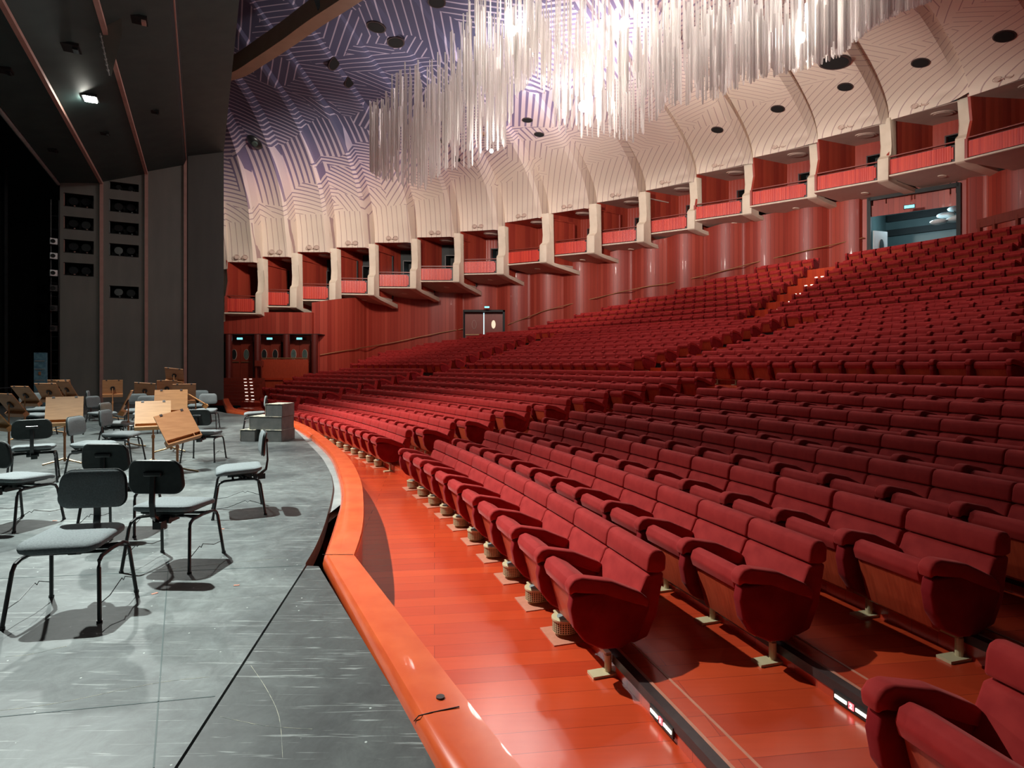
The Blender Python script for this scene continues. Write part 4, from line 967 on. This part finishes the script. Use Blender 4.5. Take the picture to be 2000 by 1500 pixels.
# ceiling leaves of the portals
def leafq(sa, za, sb, zb, u0=0, u1=UL, mt='ceiling_dark'):
    bm = bmesh.new(); quad(bm, SP_(sa, u0, za), SP_(sb, u0, zb), SP_(sb, u1, zb), SP_(sa, u1, za))
    quad(bm, SP_(sa, u0, za+.05), SP_(sb, u0, zb+.05), SP_(sb, u1, zb+.05), SP_(sa, u1, za+.05))
    tag(fin(bm, 'ceiling', mt), kind='structure')
for k, (s0, s1, zb, za) in enumerate(ztops): leafq(s0, zb, s1, za)
for k in range(3):
    s1, za = ztops[k][1], ztops[k][3]; s0b, zb2 = ztops[k+1][0], ztops[k+1][2]
    bm = bmesh.new(); quad(bm, SP_(s1, 0, za), SP_(s0b, 0, zb2), SP_(s0b, UL, zb2), SP_(s1, UL, za)); quad(bm, SP_(s1, 0, 0), SP_(s0b, 0, 0), SP_(s0b, 0, zb2), SP_(s1, 0, za))
    tag(fin(bm, 'ceiling', 'black_void'), kind='structure')
# outer face of the last portal towards the hall
s0, s1, zb, za = ztops[0]
bm = bmesh.new(); quad(bm, SP_(s0, -8, 0), SP_(s0, 0, 0), SP_(s0, 0, zb), SP_(s0, -8, zb)); quad(bm, SP_(s0, -8, zb), SP_(s0, UL, zb), SP_(s0+.6, UL, 15), SP_(s0+.6, -8, 15))
tag(fin(bm, 'wall_front', 'ceiling_dark'), kind='structure')
# deeper portal frame, hanging leaf and drapes of the dark stage
s3, z3 = ztops[3][1], ztops[3][3]
bm = bmesh.new(); e0 = SP_(s3+.05, 0, z3-.05); e1 = SP_(s3+.05, UL, z3-.05); tube(bm, [e0, e1], .06, 8); tag(fin(bm, 'trim_4', 'steel_strip'), kind='structure')
bm = bmesh.new(); quad(bm, SP_(s3+.1, -.2, z3), SP_(s3+.1, UL, z3), SP_(s3+.1, UL, z3+5), SP_(s3+.1, -.2, z3+5)); tag(fin(bm, 'wall_stage', 'black_void'), kind='structure')
def drape(sa, sb, u, z1, mt, label, n=60, amp=.10):
    bm = bmesh.new(); v0 = []; v1 = []
    for i in range(n+1):
        t = i/n; q_ = SP_(sa+(sb-sa)*t, u+amp*math.sin(t*n*.9)); v0.append(bm.verts.new((q_.x, q_.y, .02))); v1.append(bm.verts.new((q_.x, q_.y, z1)))
    for i in range(n): bm.faces.new((v0[i], v0[i+1], v1[i+1], v1[i]))
    r_ = bmesh.ops.solidify(bm, geom=bm.faces[:], thickness=.02)
    return tag(fin(bm, 'stage_drape', mt, smooth=True), label, 'curtain')
drape(6.9, 9.0, .4, 9.5, 'curtain', 'black drape hanging beside the lamp ladder at the stage side')
drape(9.6, 15, 1.2, 9.5, 'curtain', 'wide black drape closing the left edge of the stage')
bm = bmesh.new(); quad(bm, SP_(6, -4, 0), SP_(30, -4, 0), SP_(30, -4, 14), SP_(6, -4, 14)); quad(bm, SP_(30, -4, 0), SP_(30, 30, 0), SP_(30, 30, 14), SP_(30, -4, 14)); tag(fin(bm, 'wall_stage', 'black_void'), kind='structure')
# lamp ladder beside the first panel
lad = empty('lamp_ladder', SP_(5.64, -.05), prz, 'tall black lamp ladder with small white-faced floodlights at the stage edge', 'lamp ladder')
bm = bmesh.new(); tube(bm, [(-.12, 0, 0), (-.12, 0, 7.6)], .025, 8); tube(bm, [(.12, 0, 0), (.12, 0, 7.6)], .025, 8)
for z in range(1, 15): tube(bm, [(-.12, 0, z*.5), (.12, 0, z*.5)], .015, 6)
fin(bm, 'frame', 'black_metal', lad)
for py in (467, 496, 530, 560, 600, 640):
    z = EYE+(HY-py)*21.4/F; bm = bmesh.new(); box(bm, (-.02, -.12, z), (.22, .12, .22), .35); lp = fin(bm, 'floodlight', 'white_disc' if py < 540 else 'black_metal', lad)
    bm = bmesh.new(); cyl(bm, (-.02, -.20, z), .07, .05, 18, rot=Matrix.Rotation(PI/2, 4, 'X')); fin(bm, 'lens', 'dark_recess', lp)
root = empty('equipment_rack', SP_(5.98, .35), prz, 'light blue equipment rack in the dark beside the lamp ladder', 'rack')
bm = bmesh.new(); box(bm, (0, 0, .95), (.34, .3, 1.9)); fin(bm, 'cabinet', 'blue_case', root)
for z in (.5, .9, 1.3, 1.6):
    bm = bmesh.new(); box(bm, (0, -.16, z), (.28, .02, .04)); fin(bm, 'shelf_edge', 'steel_strip', root)
bm = bmesh.new(); box(bm, (.0, -.165, 1.15), (.07, .02, .12)); fin(bm, 'red_label', 'stand_wood_dark', root)
# guard rail at the far left
bm = bmesh.new(); a, b = Q(-30, 760, 19.0), Q(22, 757, 19.6)
tube(bm, [a, b, Vector((b.x, b.y, .0))], .022, 8); tube(bm, [a-Vector((0, 0, .35)), b-Vector((0, 0, .35))], .015, 8); tag(fin(bm, 'guard_rail', 'black_metal'), 'thin metal guard rail at the far left edge of the stage', 'guard rail')
# small hatches in the portal ceiling
def ceil_at(px, py):
    """point where the view ray meets one of the ceiling leaves"""
    d = Vector(((px-HX)/F, 1, (HY-py)/F)); best = None
    for (s0, s1, zb, za) in ztops:
        A_ = SP_(s0, 0, zb); nrm = (SP_(s1, 0, za)-A_).cross(bv); den = nrm.dot(d)
        if abs(den) < 1e-9: continue
        t = nrm.dot(A_-Vector((0, 0, EYE)))/den; q_ = Vector((0, 0, EYE))+d*t
        s = -(q_-E4).dot(av)
        if s0-.05 <= s <= s1+.05 and t > 0: best = (q_, nrm.normalized())
    return best
for n_, (px, py, sz) in enumerate(((135, 90, .42), (270, 36, .36), (303, 217, .22), (205, 259, .24), (103, 292, .24), (8, 135, .3))):
    h = ceil_at(px, py)
    if not h: continue
    o = empty('ceiling_hatch', h[0]-Vector((0, 0, .02)), prz, ['dark square hatch in the portal ceiling, left of the bright spotlight', 'hatch with pinkish fittings near the top of the portal ceiling', 'small hatch in the portal ceiling above the third grey panel', 'small hatch in the portal ceiling below the bright spotlight', 'small hatch low in the left portal ceiling leaf', 'hatch at the left edge of the portal ceiling'][n_], 'hatch')
    bm = bmesh.new(); box(bm, (0, 0, 0), (sz, sz, .06)); fin(bm, 'cover', 'black_void', o)
    bm = bmesh.new(); box(bm, (sz*.3, 0, -.05), (sz*.25, sz*.5, .06)); fin(bm, 'fitting', 'copper_edge' if n_ == 1 else 'black_metal', o)
# hanging leaf with a cable line near the top of the portal
p0 = ceil_at(205, 150)
if p0:
    a = Q(172, -60, 12.5); b = Q(232, -60, 12.5); c = Q(238, 70, 13.4); d_ = Q(217, 150, 14.0)
    bm = bmesh.new(); vv = [bm.verts.new(v) for v in (a, b, c, d_)]; bm.faces.new(vv); r_ = bmesh.ops.solidify(bm, geom=bm.faces[:], thickness=.05)
    hl = tag(fin(bm, 'acoustic_leaf', 'panel_grey'), 'dark grey hanging leaf with a beaded cable edge at the top of the portal', 'panel')
    bm = bmesh.new(); tube(bm, [a+Vector((0, -.06, 0)), d_+Vector((0, -.06, 0))], .015, 6)
    for t in range(18): bmesh.ops.create_uvsphere(bm, u_segments=8, v_segments=6, radius=.03, matrix=Matrix.Translation(a.lerp(d_, t/18)+Vector((0, -.07, 0))))
    fin(bm, 'beaded_cable', 'steel_strip', hl)
# bright spotlight set in the portal ceiling
h = ceil_at(176, 187); lp = h[0]
root = empty('portal_spotlight', lp-Vector((0, 0, .05)), prz, 'blazing white spotlight set in the dark portal ceiling at upper left', 'spotlight')
bm = bmesh.new(); box(bm, (0, 0, 0), (.36, .42, .08)); fin(bm, 'housing', 'black_metal', root)
bm = bmesh.new(); box(bm, (0, 0, -.05), (.27, .34, .03)); fin(bm, 'lamp_face', 'lamp_hot', root)
light('portal_spot', 'SPOT', lp-Vector((0, 0, .35)), 1500, (.92, 1, .95), .15, (-5.5, 8, 0), 95, 1.0)

# ---------------------------------------------------------------- rod chandelier
LO = [(715, 200), (722, 330), (735, 350), (782, 366), (830, 372), (854, 348), (890, 332), (922, 330), (950, 300), (985, 296), (1005, 200), (1040, 150), (1070, 190), (1082, 252), (1130, 270), (1200, 268), (1245, 280), (1268, 250), (1300, 210), (1380, 200), (1407, 188), (1445, 170), (1485, 152), (1560, 140), (1600, 125), (1640, 108), (1700, 55), (1760, 20), (1840, -10)]
UP = [(715, 210), (722, 200), (754, 176), (776, 112), (796, 88), (830, 112), (858, 92), (874, 70), (890, 38), (915, -60), (1900, -60)]
YB = [(715, 18.5), (900, 17.0), (1080, 15.2), (1250, 14.2), (1500, 13.6), (1800, 12.8)]
rnd = random.Random(3); rods = []
while len(rods) < 1750:
    px = rnd.uniform(722, 1830)
    if px > 1050 and rnd.random() < .25: continue
    Y = interp(px, YB)+rnd.uniform(-1.6, 2.6); lo = interp(px, LO); up = interp(px, UP)
    if lo < -40 and rnd.random() < .5: continue
    ln = rnd.uniform(.7, 2.0)*(1.15 if px < 1000 else .9)
    lpx = ln/Y*F; span = lo-up-lpx
    if span < 0: lpx = max(20, lo-up-4); ln = lpx*Y/F; span = 4
    t = rnd.random()**.6; yb = up+lpx+span*t
    # wavy underside: rods step down in small fans
    yb -= 8*(1-t)*math.sin(px*.045+Y)
    b = Q(px, yb, Y); rods.append((b, ln, Y, rnd.uniform(.018, .030)))
def rod_geo(bm, b, ln, r, c):
    x, y, z = b-c
    r_ = bmesh.ops.create_cone(bm, cap_ends=True, segments=6, radius1=r, radius2=r, depth=ln, matrix=Matrix.Translation((x, y, z+ln/2)))
    r2_ = bmesh.ops.create_cone(bm, cap_ends=True, segments=6, radius1=r*.5, radius2=r*1.0, depth=.05, matrix=Matrix.Translation((x, y, z-.025)))
CH0 = Vector((1.5, 15.0, 12.0))
ch = empty('rod_chandelier', CH0, 0, 'huge chandelier of hundreds of hanging clear rods under the patterned ceiling', 'chandelier')
rods.sort(key=lambda q: q[2]/q[1])
for b, ln, Y, r in rods[:98]:
    bm = bmesh.new(); rod_geo(bm, b, ln, r, CH0); fin(bm, 'rod', 'rod', ch)
bm = bmesh.new()
vts, fcs = [], []
for b, ln, Y, r in rods[98:]:
    x, y, z = b-CH0; n0 = len(vts); n = 5
    for (zz, q_) in ((z-.04, .45), (z, 1), (z+ln, 1)):
        for k in range(n): vts.append((x+r*q_*math.cos(2*PI*k/n), y+r*q_*math.sin(2*PI*k/n), zz))
    for L_ in (0, n):
        for k in range(n): fcs.append((n0+L_+k, n0+L_+(k+1) % n, n0+L_+n+(k+1) % n, n0+L_+n+k))
    fcs.append(tuple(n0+k for k in range(n-1, -1, -1))); fcs.append(tuple(n0+2*n+k for k in range(n)))
bm.free(); me = bpy.data.meshes.new('rod_mass'); me.from_pydata(vts, [], fcs); me.materials.append(M['rod']); me.update()
tag(link('rod_mass', me, ch), kind='stuff')
for (px, py, Y) in CH_LAMPS:
    r = .13 if py != 295 else .05
    bm = bmesh.new(); bmesh.ops.create_uvsphere(bm, u_segments=16, v_segments=10, radius=r); o = fin(bm, 'lamp_bulb', 'white_glass', ch, smooth=True); o.location = Q(px, py, Y)-CH0

# ---------------------------------------------------------------- orchestra chairs
def rbox(bm, c, s, bev, seg=4, shape=None):
    b2 = bmesh.new(); bmesh.ops.create_cube(b2, size=1); bmesh.ops.scale(b2, vec=s, verts=b2.verts)
    bmesh.ops.bevel(b2, geom=b2.edges[:], offset=bev, segments=seg, affect='EDGES', profile=.5)
    if shape:
        for v in b2.verts: v.co = Vector(shape(v.co))
    bmesh.ops.translate(b2, vec=c, verts=b2.verts)
    me = bpy.data.meshes.new('t'); b2.to_mesh(me); b2.free(); bm.from_mesh(me); bpy.data.meshes.remove(me)
def slab(bm, outline, z0f, z1f, bev=.012, seg=3):
    """rounded-outline cushion, outline in xy"""
    v0 = [bm.verts.new((x, y, z0f(x, y))) for x, y in outline]; v1 = [bm.verts.new((x, y, z1f(x, y))) for x, y in outline]
    fa = bm.faces.new(v0[::-1]); fb = bm.faces.new(v1); n = len(outline)
    for k in range(n): bm.faces.new((v0[k], v0[(k+1) % n], v1[(k+1) % n], v1[k]))
    es = [e for e in fb.edges]+[e for e in fa.edges]
    bmesh.ops.bevel(bm, geom=es, offset=bev, segments=seg, affect='EDGES', profile=.5)
def rrect(wx, wy, r, n=6, tx=1.0):
    pts = []
    for cx_, cy_, a0 in ((wx/2-r, wy/2-r, 0), (-wx/2+r, wy/2-r, 90), (-wx/2+r, -wy/2+r, 180), (wx/2-r, -wy/2+r, 270)):
        for k in range(n+1):
            a = math.radians(a0+90*k/n); x = cx_+r*math.cos(a); y = cy_+r*math.sin(a)
            pts.append((x*(1+(tx-1)*(y/wy+.5)), y))
    return pts
def make_chair():
    root = empty('orchestra_chair')
    bm = bmesh.new()                                     # seat: front edge waterfalls, saddle rises to the back
    NX, NY = 12, 12; top = {}; bot = {}
    ol = rrect(.425, .41, .075, 6, 1.04)
    def zt(x, y): return .462-.55*max(0, y-.06)**2*2.2+.10*max(0, -y-.12)-.25*(x*x)*max(0, y+.1)
    b2 = bmesh.new(); 
    import itertools
    rings = [(0.0, 0), (.35, 0), (.62, 0), (.82, -.001), (.93, -.005), (.985, -.014), (1.0, -.026), (.985, -.040), (.93, -.050), (.6, -.052), (0.0, -.052)]
    prev = None
    for sc_, dz in rings:
        if sc_ == 0: cur = [b2.verts.new((0, 0, zt(0, 0)+dz))]
        else: cur = [b2.verts.new((x*sc_, y*sc_, zt(x*sc_, y*sc_)+dz)) for x, y in ol]
        if prev:
            n = len(ol)
            for k in range(n):
                if len(prev) == 1: b2.faces.new((prev[0], cur[k], cur[(k+1) % n]))
                elif len(cur) == 1: b2.faces.new((prev[k], cur[0], prev[(k+1) % n]))
                else: b2.faces.new((prev[k], cur[k], cur[(k+1) % n], prev[(k+1) % n]))
        prev = cur
    bm.free(); fin(b2, 'seat', 'chair_fabric', root, smooth=True)
    bm = bmesh.new(); slab(bm, rrect(.36, .34, .07, 4), lambda x, y: .395, lambda x, y: .412, .004, 1); fin(bm, 'seat_shell', 'black_plastic', root)
    # backrest: front pad and black shell
    ol = rrect(.395, .235, .072, 7, .92)
    for nm, t0, t1, mt in (('back_pad', 0.0, .030, 'chair_fabric'), ('back_shell', -.016, .004, 'black_plastic')):
        b2 = bmesh.new(); prev = None; n = len(ol)
        sec = [(0, t1), (.5, t1), (.85, t1-.003), (.97, t1-.012), (1.0, (t0+t1)/2), (.97, t0+.004), (.8, t0), (0, t0)]
        if nm == 'back_shell': sec = [(0, t1), (.96, t1), (1.03, t1-.004), (1.03, t0+.008), (.98, t0), (0, t0)]
        for sc_, y in sec:
            cur = []
            for (x, z) in (ol if sc_ else [(0, 0)]):
                X_, Z_ = x*sc_, z*sc_; yy = -.235+y+.55*X_*X_+.10*Z_*-1*.8-.35*max(0, abs(Z_)-.05)**2
                cur.append(b2.verts.new((X_, yy, .675+Z_)))
            if prev:
                for k in range(n):
                    if len(prev) == 1: b2.faces.new((prev[0], cur[k], cur[(k+1) % n]))
                    elif len(cur) == 1: b2.faces.new((prev[k], cur[0], prev[(k+1) % n]))
                    else: b2.faces.new((prev[k], cur[k], cur[(k+1) % n], prev[(k+1) % n]))
            prev = cur
        fin(b2, nm, mt, root, smooth=True)
    bm = bmesh.new(); rbox(bm, (0, -.258, .70), (.13, .022, .035), .010, 3); fin(bm, 'hand_grip', 'black_metal', root)
    bm = bmesh.new()
    prism(bm, [(-.252, .70), (-.262, .70), (-.275, .50), (-.262, .40), (-.20, .345), (-.05, .345), (-.05, .360), (-.19, .362), (-.247, .41), (-.262, .50)], -.019, .019, bev=.003, seg=1); fin(bm, 'back_bar', 'black_metal', root)
    bm = bmesh.new(); box(bm, (0, 0, .375), (.12, .20, .035)); box(bm, (0, -.06, .35), (.07, .12, .05)); box(bm, (.02, -.21, .335), (.06, .07, .05)); tube(bm, [(.06, .02, .365), (.19, .06, .362), (.21, .10, .36)], .006, 6); tube(bm, [(-.06, .0, .36), (-.18, -.03, .35)], .006, 6); cyl(bm, (.0, -.15, .35), .022, .12, 12, rot=Matrix.Rotation(PI/2, 4, 'Y'))
    fin(bm, 'tilt_mechanism', 'black_plastic', root)
    bm = bmesh.new()
    for sx in (-1, 1):
        tube(bm, [(sx*.215, -.17, .335), (sx*.21, -.13, .352), (sx*.205, .0, .356), (sx*.21, .13, .352), (sx*.215, .17, .335)], .0115, 8)
    for y in (-.045, .055): tube(bm, [(-.205, y, .356), (.205, y, .356)], .0105, 8)
    tube(bm, [(-.205, -.1, .356), (0, -.0, .362), (.205, -.1, .356)], .008, 6)
    fin(bm, 'frame', 'black_metal', root)
    for sx in (-1, 1):
        for sy in (-1, 1):
            bm = bmesh.new(); tube(bm, [(sx*.215, sy*.17, .335), (sx*.22, sy*.185, .30), (sx*.243, sy*.228, .012)], .0115, 8); cyl(bm, (sx*.2435, sy*.229, .007), .015, .014, 10); fin(bm, 'leg', 'black_metal', root)
        bm = bmesh.new(); tube(bm, [(sx*.236, -.215, .10), (sx*.237, -.09, .15), (sx*.237, -.07, .135), (sx*.237, -.05, .155), (sx*.237, .10, .105), (sx*.236, .215, .10)], .0028, 5); fin(bm, 'linking_wire', 'black_metal', root)
    return root
def G(px, py, z=.44):
    Y = F*(EYE-z)/(py-HY); return ((px-HX)/F*Y, Y)
# seat centre in the photo, heading of the sitter in degrees (0 = +X, 90 = away from the camera)
CH = [(145, 1046, -80, 'grey orchestra chair at the very front left, facing the camera'),
      (342, 982, 88, 'orchestra chair front right of the group, seen from behind its black back'),
      (466, 913, 207, 'orchestra chair standing alone near the stage edge, facing left'),
      (238, 938, 92, 'orchestra chair directly behind the frontmost chair, black back towards the camera'),
      (36, 930, 78, 'orchestra chair cut by the left edge of the stage view'),
      (66, 872, 125, 'orchestra chair seen square from behind with pale grip in its black back'),
      (184, 866, 8, 'orchestra chair with grey back left of the centre music stand'),
      (238, 846, 12, 'grey orchestra chair turned right, in the middle of a trio behind the stands'),
      (232, 825, 8, 'grey orchestra chair turned right, rear one of the trio near the side-on stand'),
      (200, 806, -5, 'small grey orchestra chair below the dark-backed far one'),
      (192, 789, 28, 'far orchestra chair with dark back, before the grey portal panel'),
      (76, 797, -60, 'far orchestra chair facing the camera between the tilted stands'),
      (72, 809, -5, 'orchestra chair seat showing under the left tilted music stands'),
      (398, 843, 96, 'orchestra chair with black back right of the brown music stand'),
      (268, 800, -62, 'grey backed orchestra chair behind the middle music stands, left of a pair'),
      (285, 806, -66, 'grey backed orchestra chair behind the middle music stands, right of a pair'),
      (403, 800, -72, 'grey orchestra chair at the right rear of the group, front one of two'),
      (388, 790, -75, 'grey orchestra chair at the right rear of the group, back one of two'),
      (303, 776, -65, 'farthest grey orchestra chair showing between two brown stands'),
      (497, 806, 205, 'orchestra chair beside the grey wooden steps at the far stage edge')]
chair0 = make_chair(); register(chair0); bpy.context.view_layer.update()
for k, (px, py, hd, lb) in enumerate(CH):
    o = chair0 if k == 0 else copy_tree(chair0)
    x, y = G(px, py); o.location = (x, y, 0); o.rotation_euler = (0, 0, math.radians(hd-90)); tag(o, lb, 'chair', 'orchestra chairs on the stage')

# ---------------------------------------------------------------- wooden music stands
def make_stand(px, Y, zc, hd, tilt, roll, lb, mat='stand_wood', sc=1.0, foot=0):
    x = (px-HX)/F*Y; root = empty('music_stand', (x, Y, 0), math.radians(hd-90), lb, 'music stand', 'wooden music stands on the stage')
    Rm = Matrix.Rotation(math.radians(roll), 4, 'Y') @ Matrix.Rotation(math.radians(-tilt), 4, 'X')
    # desk: normal +Y tilted upward; x is width
    def put(bm): bmesh.ops.transform(bm, matrix=Matrix.Translation((0, 0, zc)) @ Matrix.Rotation(math.radians(tilt), 4, 'X') @ Matrix.Rotation(math.radians(roll), 4, 'Y'), verts=bm.verts)
    W2, H2 = .45*sc, .45*sc
    bm = bmesh.new(); box(bm, (0, 0, .035), (W2, .014, H2-.07)); put(bm); d = fin(bm, 'desk', mat, root)
    bm = bmesh.new(); zb = -H2/2
    box(bm, (0, -.03, zb+.004), (W2, .085, .010)); box(bm, (0, .012, zb+.012), (W2, .008, .018)); box(bm, (0, -.068, zb+.035), (W2, .008, .07)); box(bm, (0, -.03, zb+.072), (W2, .075, .008))
    for xx in (-W2/2+.005, W2/2-.005, -W2*.3): box(bm, (xx, -.03, zb+.036), (.008, .08, .066))
    put(bm); fin(bm, 'pencil_tray', mat, root)
    bm = bmesh.new(); box(bm, (0, -.018, 0), (.07, .024, .10)); cyl(bm, (0, -.02, 0), .055, .02, 20, rot=Matrix.Rotation(PI/2, 4, 'X'))
    for sx in (-1, 1): box(bm, (sx*W2*.3, .002, H2/2-.01), (.035, .02, .03))
    put(bm); fin(bm, 'bracket', 'rubber', root)
    bm = bmesh.new(); tube(bm, [(0, -.035, .03), (0, -.035, zc*.55)], .016, 10); tube(bm, [(0, -.035, zc*.5), (0, -.035, zc)], .011, 10); cyl(bm, (0, -.035, zc*.55), .022, .05, 12); fin(bm, 'pole', 'stand_wood_dark', root)
    for a in range(3):
        an = math.radians(foot+120*a+20); bm = bmesh.new(); tube(bm, [(0, -.035, .075), (math.cos(an)*.12, -.035+math.sin(an)*.12, .04), (math.cos(an)*.27, -.035+math.sin(an)*.27, .012)], .0125, 8); fin(bm, 'foot', 'brass', root)
    return root
make_stand(126, 8.7, .79, -56, 32, 0, 'lit tan music stand facing the camera, left of the group')
make_stand(299, 8.6, .74, -60, 36, 0, 'large tan music stand in the middle, behind the brown rotated one')
make_stand(348, 7.95, .63, -44, 32, 14, 'brown music stand rotated and tilted, at the front right', 'stand_wood_dark')
make_stand(334, 9.9, .84, -62, 38, 0, 'bright tan music stand directly behind the middle one', sc=1.08)
make_stand(220, 15.6, .84, 124, 14, 0, 'brown music stand square from behind, standing alone before the panels', 'stand_wood_dark')
make_stand(283, 14.6, .82, 112, 30, 6, 'brown music stand from behind, left of the far right trio', 'stand_wood_dark')
make_stand(326, 15.0, .86, 122, 24, 0, 'brown music stand from behind, middle of the far right trio', 'stand_wood_dark')
make_stand(341, 15.8, 1.18, 98, 34, 8, 'brown music stand raised highest above the others', 'stand_wood_dark')
make_stand(360, 13.6, .80, 120, 22, 0, 'wide brown music stand from behind, rightmost of the rear stands', 'stand_wood_dark', 1.05)
make_stand(386, 12.2, .74, 30, 55, 0, 'music stand laid nearly flat showing its tray end, right of the tan stands')
make_stand(246, 10.4, .80, 208, 24, 0, 'thin side-on music stand with open tray in the middle of the chairs')
make_stand(97, 12.6, .88, 92, 34, 0, 'brown music stand tilted away, third from the left edge', 'stand_wood_dark')
make_stand(118, 14.0, .90, 108, 26, 0, 'brown music stand tilted away behind the third from the left', 'stand_wood_dark')
make_stand(132, 13.4, .90, 68, 30, 0, 'narrow-looking music stand seen obliquely, right of the left cluster', 'stand_wood_dark')
make_stand(52, 11.6, .86, 76, 36, 0, 'brown music stand tilted away, second from the left edge', 'stand_wood_dark')
make_stand(22, 9.9, .80, 72, 36, 0, 'brown music stand tilted away, nearest the left edge', 'stand_wood_dark')
make_stand(-6, 9.0, .66, 60, 36, 0, 'music stand mostly cut off by the left picture edge', 'stand_wood')

# ---------------------------------------------------------------- grey wooden steps at the stage edge
root = empty('wooden_steps', P(523, 862, 0), math.radians(-8), 'grey painted wooden step block with worn pale edges at the far stage edge', 'steps')
def crate(nm, c, s, par):
    bm = bmesh.new(); box(bm, c, s); bmesh.ops.bevel(bm, geom=bm.edges[:], offset=.006, segments=1, affect='EDGES'); o = fin(bm, nm, 'step_grey', par)
    bm = bmesh.new(); x, y, z = c; a, b, h_ = s[0]/2, s[1]/2, s[2]/2
    box(bm, (x, y, z+h_+.001), (s[0]-.01, s[1]-.01, .006))
    for (p, q_) in (((x-a, y-b), (x+a, y-b)), ((x-a, y-b), (x-a, y+b))): tube(bm, [(p[0], p[1], z+h_), (q_[0], q_[1], z+h_)], .007, 5)
    tube(bm, [(x-a, y-b, z-h_+.01), (x-a, y-b, z+h_)], .006, 5)
    fin(bm, 'worn_edge', 'step_edge', o); return o
crate('base_block', (.10, .20, .11), (.42, .5, .22), root); crate('low_step', (-.37, .18, .11), (.30, .5, .22), root)
crate('middle_step', (-.04, .22, .345), (.66, .46, .25), root); crate('top_step', (.13, .22, .59), (.34, .46, .24), root)
